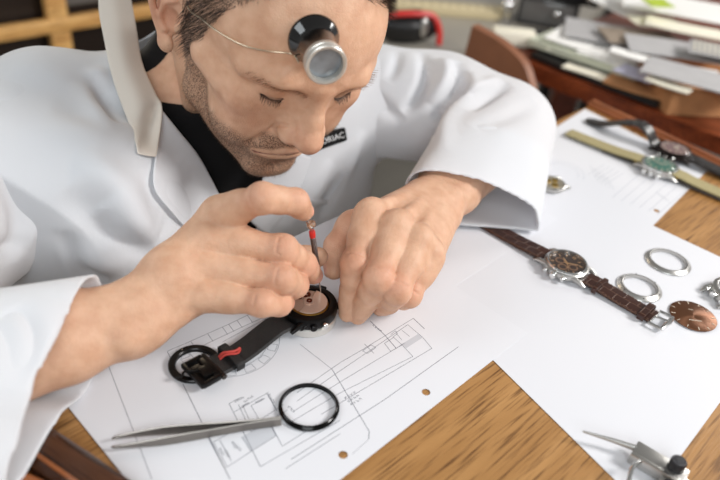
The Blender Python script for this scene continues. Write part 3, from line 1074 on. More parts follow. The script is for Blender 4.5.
# ---- two black rings
q = tab(309, 406.5, 2)
B1 = thing('bezel_ring', 'black bezel ring lying alone on the drawing beside the tweezers', 'ring', (q[0], q[1], 0.82), 0, 'black bezel rings')
b = MB(); b.lathe([(17.9, 0), (18.8, 0), (20.2, .6), (20.4, 1.6), (19.4, 3.0), (18.4, 3.6), (17.9, 3.4), (17.9, 0)], 96); b.build('ring', mat('glossy_black_metal', (20, 19, 19), 0.16, 0.7), B1)
q = tab(194.5, 364, 2)
B2 = thing('bezel_ring', 'black bezel ring lying under the buckle of the black strap', 'ring', (q[0], q[1], 0.82), 0, 'black bezel rings')
b = MB(); b.lathe([(13.0, 0), (17.2, 0), (17.9, .8), (17.9, 2.2), (17.2, 3.0), (13.8, 3.0), (13.0, 2.2), (13.0, 0)], 80); rg = b.build('ring', M_BLACK_METAL, B2)
for a in (-1.2, 2.4):
    b = MB(); b.lathe([(0, 0), (.5, 0), (.5, .35), (0, .35)], 10, T3(15.5 * math.cos(a), 15.5 * math.sin(a), 3.0))
    b.build('rivet', M_STEEL, rg)

# ---- watch under repair on its holder
HX, HY = -33.0, 401.0
HO = thing('movement_holder', 'round silver casing cushion under the opened black watch', 'holder', (HX, HY, 0.82), 0)
b = MB(); b.lathe([(0, 0), (20.6, 0), (21.2, .6), (21.2, 6.4), (20.2, 7.2), (0, 7.2)], 72); b.build('cushion', mat('satin_white_metal', (222, 218, 212), 0.32, 0.55), HO)
tgt = tab(212, 366.5, 6)
sa = math.atan2(tgt[1] - HY, tgt[0] - HX)
W4 = thing('wristwatch', 'opened black watch with rose gilt movement showing, between the two hands', 'watch', (HX, HY, 8.1), sa)
b = MB()
b.lathe([(0, 0), (19, 0), (21, 1.2), (21.6, 3.4), (21.6, 8.0), (20.8, 9.6), (17.6, 10.6), (15.8, 10.4), (15.2, 9.0), (15.2, 7.0), (0, 7.0)], 72)
lugs(b, 20, 27, 11.6, 6, 2.0)
b.build('case', M_BLACK_METAL, W4)
b = MB()
b.lathe([(0, 7.1), (14.2, 7.1), (14.6, 7.6), (14.6, 9.2), (14.0, 9.6), (0, 9.6)], 64)
mv = b.build('movement', M_BRASS, W4)
b = MB()   # oscillating weight: a heavy half disc on a slimmer web
b.lathe([(4.2, 10.2), (13.6, 10.2), (13.8, 10.5), (13.6, 11.1), (4.2, 11.1), (4.2, 10.2)], 40, T3(rz=0.3), a0=0.0, a1=math.pi * 1.05)
b.lathe([(0, 10.2), (4.6, 10.2), (4.6, 11.3), (0, 11.3)], 32)
b.build('rotor', M_ROSE, mv)
b = MB()
b.lathe([(0, 9.65), (13.4, 9.65), (13.4, 10.0), (0, 10.0)], 40, T3(rz=0.3), a0=math.pi * 1.08, a1=math.pi * 1.97)
b.build('bridge', mat('rose_bridge', (206, 172, 152), .3, .2), mv)
for x, y, r in ((-3, 8, 3.2), (5, 8.5, 2.4), (-8, 4, 2.2), (0, 0, 2.2), (9, 2, 1.8)):
    b = MB()
    x2, y2 = x * math.cos(-sa + 0.0) - y * math.sin(-sa), x * math.sin(-sa) + y * math.cos(-sa)
    zz = 11.35 if r == 2.2 and x == 0 else 10.05
    b.lathe([(r * .35, zz), (r, zz), (r, zz + .6), (r * .75, zz + .75), (r * .35, zz + .5), (r * .35, zz)], 24, T3(x2, y2, 0))
    b.build('gear', mat('red_brown_gilt', (120, 66, 48), .3, .9) if r != 2.4 else M_STEEL, mv)
for k, a in enumerate((-1.75, -1.35, -0.95)):
    b = MB()
    aa = a - sa + 0.05
    M = T3(rz=aa) @ T3(21.0, 0, 4.6, ry=math.pi / 2)
    b.lathe([(0, 0), (1.6, 0), (1.6, 1.2), (2.6, 1.3), (2.6, 3.2), (2.0, 3.8), (0, 3.9)], 18, M)
    b.build('crown' if k == 1 else 'pusher', M_STEEL if k == 2 else M_BLACK_METAL, W4)
Ls = float(math.hypot(tgt[0] - HX, tgt[1] - HY))
b = MB()
pa = [(21, 0, 2.6), (27, 0, 3.6), (34, 0, 3.6), (44, 0, 1.0), (56, 0, -2.4), (68, 0, -4.2), (Ls - 6, 0, -4.0), (Ls + 4, 0, -2.6)]
b.strap(catmull(pa, 50), 20.5, 3.0, dome=.3); st = b.build('strap', M_BLACK_RUBBER, W4)
b = MB(); dash_stitch(b, pa[1:-1], 8.6, 1.75); b.build('stitching', mat('black_thread', (44, 42, 42), .7), st, smooth=0)
for x in (Ls - 16,):
    b = MB()
    loop = [(x, yy, zz - 6.4) for yy, zz in ((-11.2, 0.4), (-11.6, 4.2), (-10.4, 6.2), (0, 6.8), (10.4, 6.2), (11.6, 4.2), (11.2, 0.4))]
    b.strap(catmull(loop, 28), 7, 1.4, side=(1, 0, 0)); b.build('keeper', M_BLACK_RUBBER, W4)
def w4l(x, y, z):
    p = tab(x, y, z)
    dx, dy = p[0] - HX, p[1] - HY
    return (dx * math.cos(sa) + dy * math.sin(sa), -dx * math.sin(sa) + dy * math.cos(sa), z - 8.1)


b = MB()
b.tube(catmull([w4l(219, 357, 6), w4l(223, 353, 9), w4l(229, 352, 10), w4l(235, 351, 9.5), w4l(240, 348, 9)], 24), [1.0] * 24, 8)
b.tube(catmull([w4l(220, 359, 6), w4l(225, 355, 9), w4l(231, 354, 9.5), w4l(237, 353.5, 9), w4l(240, 350, 8)], 24), [.9] * 24, 8)
b.build('red_thread', M_RED, W4)
b = MB()   # pin buckle of blackened metal
x0 = Ls + 2
for y in (-1, 1):
    b.box((x0 + 6, y * 11.6, -1.6), (14, 3.2, 4.2), bevel=.8)
b.box((x0 + 13, 0, -1.2), (3.4, 26, 4), bevel=.9)
b.box((x0, 0, -1.8), (6, 24, 3.4), bevel=.8)
b.box((x0 + 5, 3, .9), (8, 10, 1.2), bevel=.4)
b.box((x0 + 6, 0, -2.6), (13, 21, 2.4), bevel=.5)
bk = b.build('buckle', M_BLACK_METAL, W4)
b = MB(); b.tube([(x0 - 3, -13, -2.2), (x0 - 3, 13.6, -2.2)], 2.0, 12); b.build('buckle_pin', mat('worn_dark_metal', (70, 66, 62), .3, .9), bk)
b = MB(); b.tube(catmull([(x0 + 9, 0, .6), (x0 + 14, -2, 1.6), (x0 + 17, -5, 1.0), (x0 + 19, -4, -1), (x0 + 22, -7, -2.4)], 20), .8, 8); b.build('tongue', M_BLACK_METAL, bk)

# ---- screwdriver held in the right hand
s0 = tab(321, 292, 19.4); s1 = tab(310.6, 222.5, 84)
sv = Vector(s1 - s0); sl = sv.length
Ms = Matrix.Translation(Vector(s0)) @ sv.to_track_quat('Z', 'Y').to_matrix().to_4x4()
SD = thing('screwdriver', 'slim precision screwdriver with a red ring held upright over the watch movement', 'screwdriver', s0)
def sp(name, prof, m, n=24):
    b = MB(); b.lathe(prof, n, Ms); return b.build(name, m, SD, s0)
sp('blade', [(0, 0), (.35, .1), (.5, 1.5), (.6, 14), (1.3, 17), (1.3, 20), (0, 20)], M_STEEL)
sp('shaft', [(0, 20), (1.9, 20), (2.1, 21), (2.1, sl - 14), (1.6, sl - 13), (0, sl - 13)], mat('knurled_steel', (120, 112, 110), .3, 1.0, bump=(2500, .5)))
sp('red_ring', [(0, sl - 13), (2.1, sl - 13), (2.3, sl - 12.4), (2.3, sl - 8), (2.0, sl - 7.4), (0, sl - 7.4)], M_RED_PLASTIC)
sp('swivel_head', [(0, sl - 7.4), (1.4, sl - 7.2), (1.8, sl - 5), (3.2, sl - 3.4), (3.6, sl - 1.4), (3.3, sl), (2.2, sl + .4), (1.4, sl - .2), (0, sl - .3)], M_STEEL)

# ---- tweezers
t0 = tab(281, 421.5, 4.5); t1 = tab(112, 443, 4.5)
td_ = (t1 - t0)[:2]; tl = float(np.linalg.norm(td_))
TW = thing('tweezers', 'steel tweezers lying on the drawing with thin points toward the left', 'tweezers', (t0[0], t0[1], 0.82), math.atan2(td_[1], td_[0]))
M_TW = mat('tweezer_steel', (140, 134, 128), 0.38, 1.0, bump=(500, .05))
for s in (-1, 1):
    b = MB()
    pts = catmull([(0, s * .7, 4.4), (20, s * 1.0, 4.4), (48, s * 2.8, 4.4), (76, s * 4.2, 4.4), (100, s * 3.8, 4.2), (tl, s * 2.6, 3.8)], 40)
    ww = [7.4 if i < 14 else 7.4 + .8 * math.sin((i - 14) / 10 * math.pi) if i < 24 else max(.5, 7.4 - (i - 23) * .62) for i in range(40)]
    b.strap(pts, ww, 1.2, side=(0, 0, 1)); b.build('arm', M_TW, TW)

# ---- dark rail and rod, lower left corner
p0, p1 = tab(56, 426, 14), tab(137, 480, 14)
rd = (p1 - p0)[:2] / np.linalg.norm((p1 - p0)[:2]); rn = np.array([rd[1], -rd[0]])
W_DARK = wood('dark_glossy_wood', (24, 13, 8), (58, 34, 22), (88, 54, 34), 0, .22)
W_COP = wood('copper_wood', (96, 52, 26), (150, 88, 50), (178, 110, 66), 0, .3)
cx, cy = p0[:2] + rd * 40 + rn * 13
RB = thing('wooden_rest', 'dark glossy wooden bench rest in the lower left corner by the sleeve', 'rest', (cx, cy, 0.1), math.atan2(rd[1], rd[0]))
b = MB(); b.strap([(-42, 0, 7.2), (0, 0, 7.2), (100, 0, 7.2)], 25, 13.6, dome=.8); b.build('rail', W_DARK, RB)
b = MB(); b.tube([(-42, -7, 14.2), (100, -7, 14.2)], 1.4, 8); b.build('bead', W_COP, RB)
cx, cy = p0[:2] + rd * 40 + rn * 36
RB2 = thing('wooden_rod', 'brown wooden rod with a brass end lying beside the dark bench rest', 'rod', (cx, cy, 0.1), math.atan2(rd[1], rd[0]))
b = MB(); b.lathe([(0, -26), (7, -26), (8.4, -18), (8.6, 20), (7.6, 34), (7.4, 38), (0, 38)], 28, T3(0, 0, 8.7, ry=math.pi / 2)); b.build('grip', W_COP, RB2)
b = MB(); b.lathe([(0, 38), (8.4, 38), (8.6, 40), (8.4, 46), (5, 47), (5, 70), (0, 70)], 28, T3(0, 0, 8.7, ry=math.pi / 2)); b.build('ferrule', M_BRASS, RB2)

# ---- clamp tool in the lower right corner
c = tab(665, 476, 6)
CL = thing('clamp_tool', 'small steel clamp with a black knob at the bottom edge of the plain sheet', 'clamp', (c[0], c[1], 0.75), -0.62)
b = MB()
b.box((-6, 6, 8), (34, 11, 3), bevel=.6)
b.box((-6, -1, 5), (34, 3, 9), bevel=.6)
b.box((6, -2, 3.2), (16, 18, 6.4), bevel=.8)
b.build('plate', M_STEEL_B, CL)
b = MB(); b.lathe([(0, 9.6), (4.2, 9.6), (5, 10.4), (5, 17), (4.4, 18), (0, 18.2)], 26, T3(3, 6, -.4))
b.build('knob', mat('black_knob', (40, 40, 44), .4, .2, bump=(1200, .4)), CL)
b = MB(); b.tube(catmull([(-16, -6, 11), (-18, -14, 12), (-16, -22, 8), (-10, -30, 3)], 20), 1.5, 10); b.build('wire_spring', M_STEEL, CL)
b = MB(); b.lathe([(0, 0), (3.4, 0), (3.4, 2), (1, 2), (1, 1.4), (0, 1.4)], 20, T3(4, -9, 9.6)); b.build('screw', M_DARK, CL)
b = MB(); b.tube([(-22, 6, 7.5), (-36, 1, 8), (-54, -7, 9)], [2.2, 1.6, .7], 10); b.build('pointer', M_STEEL_B, CL)
b = MB(); b.lathe([(0, 0), (3, 0), (3.6, 1), (3.6, 6), (0, 6)], 20, T3(25, 2, 1, rz=.3)); b.build('foot_screw', M_BLACK_METAL, CL)
# ------------------------------------------------------------------ signed-distance sculpting
import openvdb
from mathutils.bvhtree import BVHTree

BIG = 40.0


class SDF:
    def __init__(self, lo, hi, vox):
        self.lo = np.array(lo, float)
        self.vox = vox
        self.n = tuple(int(math.ceil((h - l) / vox)) + 1 for l, h in zip(lo, hi))
        self.d = np.full(self.n, BIG, np.float32)
        self.base = None

    def sub(self, lo, hi):
        a = [max(0, int(math.floor((l - o) / self.vox))) for l, o in zip(lo, self.lo)]
        b = [min(n, int(math.ceil((h - o) / self.vox)) + 1) for h, o, n in zip(hi, self.lo, self.n)]
        if any(x >= y for x, y in zip(a, b)):
            return None
        sl = tuple(slice(x, y) for x, y in zip(a, b))
        g = [(np.arange(x, y, dtype=np.float32) * self.vox + o) for x, y, o in zip(a, b, self.lo)]
        return sl, g[0][:, None, None], g[1][None, :, None], g[2][None, None, :]

    def put(self, sl, d, k, mode):
        a = self.d[sl]
        if mode == 'add':
            if k > 0:
                h = np.maximum(k - np.abs(a - d), 0) / k
                self.d[sl] = np.minimum(a, d) - h * h * k * 0.25
            else:
                self.d[sl] = np.minimum(a, d)
        elif mode == 'cut':
            d = -d
            if k > 0:
                h = np.maximum(k - np.abs(a - d), 0) / k
                self.d[sl] = np.maximum(a, d) + h * h * k * 0.25
            else:
                self.d[sl] = np.maximum(a, d)
        elif mode == 'branch':       # joins the saved palm, never its neighbours
            p = self.base[sl]
            h = np.maximum(k - np.abs(p - d), 0) / k
            self.d[sl] = np.minimum(a, np.minimum(p, d) - h * h * k * 0.25)

    def cone(self, a, b, ra, rb=None, k=0.0, mode='add', sq=None):
        rb = ra if rb is None else rb
        a = np.array(a, float); b = np.array(b, float)
        m = max(ra, rb) + k + 3 * self.vox
        r = self.sub(np.minimum(a, b) - m, np.maximum(a, b) + m)
        if r is None:
            return self
        sl, X, Y, Z = r
        ab = b - a
        L = float(ab @ ab) + 1e-9
        t = np.clip(((X - a[0]) * ab[0] + (Y - a[1]) * ab[1] + (Z - a[2]) * ab[2]) / L, 0, 1)
        d = np.sqrt((X - a[0] - t * ab[0]) ** 2 + (Y - a[1] - t * ab[1]) ** 2 + (Z - a[2] - t * ab[2]) ** 2) - (ra + (rb - ra) * t)
        self.put(sl, d.astype(np.float32), k, mode)
        return self

    def chain(self, pts, radii, k=0.0, mode='add', kj=0.0):
        """Joined cones evaluated as one primitive so that its inner joints stay crisp."""
        pts = [np.array(p, float) for p in pts]
        m = max(radii) + k + 3 * self.vox
        r = self.sub(np.min(pts, 0) - m, np.max(pts, 0) + m)
        if r is None:
            return self
        sl, X, Y, Z = r
        out = None
        for a, b, ra, rb in zip(pts, pts[1:], radii, radii[1:]):
            ab = b - a
            L = float(ab @ ab) + 1e-9
            t = np.clip(((X - a[0]) * ab[0] + (Y - a[1]) * ab[1] + (Z - a[2]) * ab[2]) / L, 0, 1)
            d = np.sqrt((X - a[0] - t * ab[0]) ** 2 + (Y - a[1] - t * ab[1]) ** 2 + (Z - a[2] - t * ab[2]) ** 2) - (ra + (rb - ra) * t)
            if out is None:
                out = d
            elif kj > 0:
                h = np.maximum(kj - np.abs(out - d), 0) / kj
                out = np.minimum(out, d) - h * h * kj * 0.25
            else:
                out = np.minimum(out, d)
        self.put(sl, out.astype(np.float32), k, mode)
        return self

    def ell(self, c, r, R=None, k=0.0, mode='add'):
        c = np.array(c, float)
        m = max(r) + k + 3 * self.vox
        q = self.sub(c - m, c + m)
        if q is None:
            return self
        sl, X, Y, Z = q
        X, Y, Z = X - c[0], Y - c[1], Z - c[2]
        if R is not None:
            R = np.array(R, float)      # columns are the axes
            X, Y, Z = (X * R[0, 0] + Y * R[1, 0] + Z * R[2, 0], X * R[0, 1] + Y * R[1, 1] + Z * R[2, 1], X * R[0, 2] + Y * R[1, 2] + Z * R[2, 2])
        k0 = np.sqrt((X / r[0]) ** 2 + (Y / r[1]) ** 2 + (Z / r[2]) ** 2)
        k1 = np.sqrt((X / r[0] ** 2) ** 2 + (Y / r[1] ** 2) ** 2 + (Z / r[2] ** 2) ** 2) + 1e-9
        d = k0 * (k0 - 1.0) / k1
        self.put(sl, d.astype(np.float32), k, mode)
        return self

    def plane_cut(self, p, n, k=0.0):
        """Remove everything on the side the normal points to."""
        n = np.array(n, float); n /= np.linalg.norm(n)
        sl, X, Y, Z = self.sub(self.lo, self.lo + np.array(self.n) * self.vox)
        d = -((X - p[0]) * n[0] + (Y - p[1]) * n[1] + (Z - p[2]) * n[2])
        self.put(sl, d.astype(np.float32) + np.zeros(self.n, np.float32), k, 'cut')
        return self

    def blur(self, times=1):
        d = self.d
        for _ in range(times):
            for ax in range(3):
                e = np.pad(d, [(1, 1) if i == ax else (0, 0) for i in range(3)], mode='edge')
                s0 = [slice(None)] * 3; s1 = [slice(None)] * 3; s2 = [slice(None)] * 3
                s0[ax] = slice(0, -2); s1[ax] = slice(1, -1); s2[ax] = slice(2, None)
                d = (e[tuple(s0)] + 2 * e[tuple(s1)] + e[tuple(s2)]) * 0.25
        self.d = d
        return self

    def mesh(self):
        g = openvdb.FloatGrid(BIG)
        g.copyFromArray(np.ascontiguousarray(self.d))
        pts, tris, quads = g.convertToPolygons(isovalue=0.0, adaptivity=0.0)
        pts = pts * self.vox + self.lo
        return pts.astype(float), quads, tris


def flip_check(V, Q):
    """Quads wound outward?"""
    a, b, c, d = (V[Q[:, i]] for i in range(4))
    n = np.cross(c - a, d - b)
    vol = np.sum(a * n)
    return Q if vol > 0 else Q[:, ::-1]


def vnormals(V, Q):
    n = np.cross(V[Q[:, 2]] - V[Q[:, 0]], V[Q[:, 3]] - V[Q[:, 1]])
    N = np.zeros_like(V)
    for i in range(4):
        np.add.at(N, Q[:, i], n)
    return N / (np.linalg.norm(N, axis=1)[:, None] + 1e-12)


def smooth_mesh(V, Q, it=2, lam=0.5):
    E = np.concatenate([Q[:, [0, 1]], Q[:, [1, 2]], Q[:, [2, 3]], Q[:, [3, 0]]])
    E = np.concatenate([E, E[:, ::-1]])
    cnt = np.bincount(E[:, 0], minlength=len(V)).astype(float)[:, None] + 1e-9
    for _ in range(it):
        for l in (lam, -lam * 1.04):
            A = np.zeros_like(V)
            for c in range(3):
                A[:, c] = np.bincount(E[:, 0], weights=V[E[:, 1], c], minlength=len(V))
            V = V + l * (A / cnt - V)
    return V


def seg_dist(V, a, b):
    ab = b - a
    t = np.clip(((V - a) @ ab) / (ab @ ab + 1e-9), 0, 1)
    return np.linalg.norm(V - a - t[:, None] * ab, axis=1), t


def poly_dist(V, pts):
    """Distance to a polyline and how far along it (0..1) the nearest point lies."""
    best = np.full(len(V), 1e9); at = np.zeros(len(V))
    n = len(pts) - 1
    for i in range(n):
        d, t = seg_dist(V, pts[i], pts[i + 1])
        m = d < best
        best[m] = d[m]; at[m] = (i + t[m]) / n
    return best, at


def caster(V, Q):
    return BVHTree.FromPolygons([tuple(v) for v in V], [tuple(int(i) for i in q) for q in Q])


def hit(bvh, x, y, lift=0.0):
    d = Vector(ray(x, y)).normalized()
    loc, nrm, idx, dist = bvh.ray_cast(Vector(CAM_C), d)
    if loc is None:
        return None
    if nrm.dot(d) > 0:
        nrm = -nrm
    return np.array(loc + nrm * lift)


def folds(V, Q, lst, frozen=None):
    """lst: (pixel polyline, height mm (+ ridge, - valley), half width mm)."""
    bvh = caster(V, Q)
    N = vnormals(V, Q)
    D = np.zeros(len(V))
    for pts, h, wd in lst:
        P = [hit(bvh, x, y) for x, y in pts]
        P = [p for p in P if p is not None]
        if len(P) < 2:
            continue
        P = catmull(P, max(6, 4 * len(P)))
        d, t = poly_dist(V, P)
        env = np.sin(np.clip(t, 0, 1) * math.pi) ** 0.8
        D += h * env * np.exp(-(d / wd) ** 2)
    return V + N * D[:, None]


def mesh_obj(name, V, Q, mats, parent=None, origin=(0, 0, 0), tris=None, attrs=None, solid=0.0, sub=0):
    me = bpy.data.meshes.new(name)
    faces = [tuple(int(i) for i in q) for q in Q] + ([tuple(int(i) for i in t) for t in tris] if tris is not None and len(tris) else [])
    me.from_pydata([tuple(v) for v in (V - np.array(origin)) * S], [], faces)
    for m in (mats if isinstance(mats, (list, tuple)) else [mats]):
        me.materials.append(m)
    for k, a in (attrs or {}).items():
        if a.ndim == 1:
            at = me.attributes.new(k, 'FLOAT', 'POINT')
            at.data.foreach_set('value', a.astype(np.float32))
        else:
            at = me.color_attributes.new(k, 'FLOAT_COLOR', 'POINT')
            at.data.foreach_set('color', a.astype(np.float32).ravel())
    me.shade_smooth()
    ob = bpy.data.objects.new(name, me)
    COL.objects.link(ob)
    if parent is not None:
        ob.parent = parent
    if solid:
        md = ob.modifiers.new('thickness', 'SOLIDIFY')
        md.thickness = solid * S
        md.offset = -1
    if sub:
        md = ob.modifiers.new('smooth', 'SUBSURF')
        md.levels = md.render_levels = sub
    return ob
# ------------------------------------------------------------------ the watchmaker
RH = np.array([[-0.8248, 0.4485, 0.3442], [-0.5531, -0.7662, -0.3271], [0.117, -0.4602, 0.8801]])
TH = np.array([-95.1, 567.5, 168.0])


def hw(p):
    """Head frame (x his right, y forward, z up) to the bench frame."""
    return np.asarray(p, float) @ RH.T + TH


def hl(p):
    return (np.asarray(p, float) - TH) @ RH


PO = (-150.0, 690.0, -850.0)
person = thing('person', 'watchmaker in a white coat bent over the bench, loupe on the forehead', 'person', PO)

# ---------------------------------------------------------------- head and neck
H = SDF((-96, -112, -160), (100, 132, 140), 1.15)
H.ell((0, 0, 40), (75, 97, 90))
H.ell((0, 42, 50), (62, 56, 56), k=12)
H.ell((0, 40, -15), (56, 54, 72), k=14)
for s in (-1, 1):
    H.cone((s * 44, 68, 0), (s * 64, 34, 4), 15, 10, k=16)                  # cheek bone
    H.cone((s * 49, 18, -50), (s * 59, 8, -4), 12, 12, k=16)                 # ramus
    H.cone((s * 48, 20, -54), (s * 12, 76, -79), 13, 13, k=16)               # jaw line
    H.ell((s * 34, 62, -32), (23, 24, 28), k=14)                             # cheek
H.ell((0, 79, -80), (18, 13, 13), k=12)                                      # chin
H.ell((0, 40, -62), (44, 44, 22), k=14)                                      # under the jaw
H.ell((0, 70, -42), (31, 28.5, 29), k=12)                                      # muzzle
for s in (-1, 1):
    H.cone((s * 6, 93, 37), (s * 30, 89, 40), 8.5, 8.5, k=9)                # brow
    H.cone((s * 30, 89, 40), (s * 50, 70, 33), 8.5, 8, k=9)
    H.ell((s * 29, 103, 23), (17, 16, 11), k=9, mode='cut')                  # socket
    H.ell((s * 29, 74, 21), (15.0, 13.5, 12.5), k=4)                         # lid over the eyeball
    H.cone((s * 16, 80, 4), (s * 46, 72, 6), 6, 5, k=8)                      # below the eye
H.cone((0, 95, 33), (0, 104, 6), 7.5, 8.5, k=9)                              # nose
H.cone((0, 104, 6), (0, 111, -8), 8.5, 10.5, k=6)
H.ell((0, 112, -7), (10.5, 10, 9.5), k=5)
H.ell((0, 102, -18), (6.5, 10, 6), k=5)
for s in (-1, 1):
    H.ell((s * 12, 100, -12), (7, 10, 8), k=5)
    H.ell((s * 12.5, 97, -14), (5.5, 9, 7.5), k=4)
    H.cone((s * 5, 91, 20), (s * 10, 94, -8), 6, 7, k=8)
    H.ell((s * 13, 98, -13), (5.6, 8, 6.6), k=3)
    H.chain([(s * 16, 99, -4), (s * 20, 94, -9), (s * 20.5, 89, -20)], [.8, 1.2, 1.2], k=2.5, mode='cut')   # alar crease
    H.ell((s * 6, 105, -27), (3.5, 4.5, 3), k=2, mode='cut')                 # nostril
    H.cone((s * 22, 94, -22), (s * 31, 86, -40), .7, .7, k=8, mode='cut')  # cheek fold
# lips
up_lip = [(-24, 88, -49.5), (-13, 94, -44), (-4, 97.5, -39.8), (0, 97.2, -40.2), (4, 97.5, -39.8), (13, 94, -44), (24, 88, -49.5)]
lo_lip = [(-22, 87, -51.5), (-12, 92.5, -50.5), (0, 94.5, -49.5), (12, 92.5, -50.5), (22, 87, -51.5)]
H.chain(up_lip, [2, 2.6, 2.9, 2.8, 2.9, 2.6, 2], k=4)
H.chain(lo_lip, [2, 3.3, 3.7, 3.3, 2], k=4)
H.chain([(-27, 88, -51), (-12, 96.5, -46.6), (0, 100, -44.3), (12, 96.5, -46.6), (27, 88, -51)], [1.0, 1.3, 1.4, 1.3, 1.0], k=1.5, mode='cut')
H.ell((0, 104, -64), (20, 9, 7), k=8, mode='cut')                            # below the lip
# lid line and crease
for s in (-1, 1):
    H.chain([(s * 43, 78, 20), (s * 37, 84, 15.5), (s * 28, 88, 13.5), (s * 19, 87.5, 14.5), (s * 12, 86, 17)], [.9] * 5, k=1.2, mode='cut')
    H.chain([(s * 45, 77, 26), (s * 38, 84, 29), (s * 28, 88, 30), (s * 17, 88, 27)], [1.0] * 4, k=2.5, mode='cut')
# ears
for s in (-1, 1):
    Re = np.array(Matrix.Rotation(s * 0.5, 3, 'Z') @ Matrix.Rotation(-0.12, 3, 'X'))
    def E3(y, z, o):
        v = Re @ np.array([s * o, y, z]); return (s * 69 + v[0], -4 + v[1] - .16 * v[2], 1 + v[2])
    H.ell(E3(-8, 4, 7), (4.0, 15, 27), Re, k=4)
    H.chain([E3(4, 2, 8), E3(9, 12, 10), E3(6, 24, 12), E3(-4, 31, 14), E3(-15, 28, 15), E3(-22, 16, 16), E3(-21, 2, 15), E3(-15, -10, 13), E3(-8, -19, 11)], [2.6, 3, 3.2, 3.4, 3.4, 3.3, 3.0, 2.8, 3], k=2.5)
    H.ell(E3(-3, -24, 10), (4.2, 8, 8.5), Re, k=4)
    H.chain([E3(-3, 20, 12), E3(-12, 10, 13), E3(-12, -3, 12), E3(-6, -12, 11)], [2.5, 2.8, 2.8, 2.6], k=3)
    H.ell(E3(-3, 0, 13), (7, 7.5, 9.5), Re, k=3, mode='cut')
    H.ell(E3(4, -2, 9), (3.6, 3.6, 5.2), Re, k=2.5)
# neck
nb = hl((-152, 655, 92))
H.chain([(0, -22, -25), (0, -34, -62), tuple(nb * 0.55 + np.array((0, -22, -25)) * 0.45), tuple(nb)], [56, 52, 52, 60], k=18)
H.chain([(54, -20, -38), (40, 0, -95), (18, 8, -150)], [14, 12, 11], k=14)
H.chain([(-54, -20, -38), (-46, 0, -95), (-40, 8, -150)], [14, 12, 11], k=14)
H.ell((0, 30, -98), (9, 9, 12), k=10)
hV, hQ, _ = H.mesh()
hQ = flip_check(hV, hQ)
hV = smooth_mesh(hV, hQ, 2)

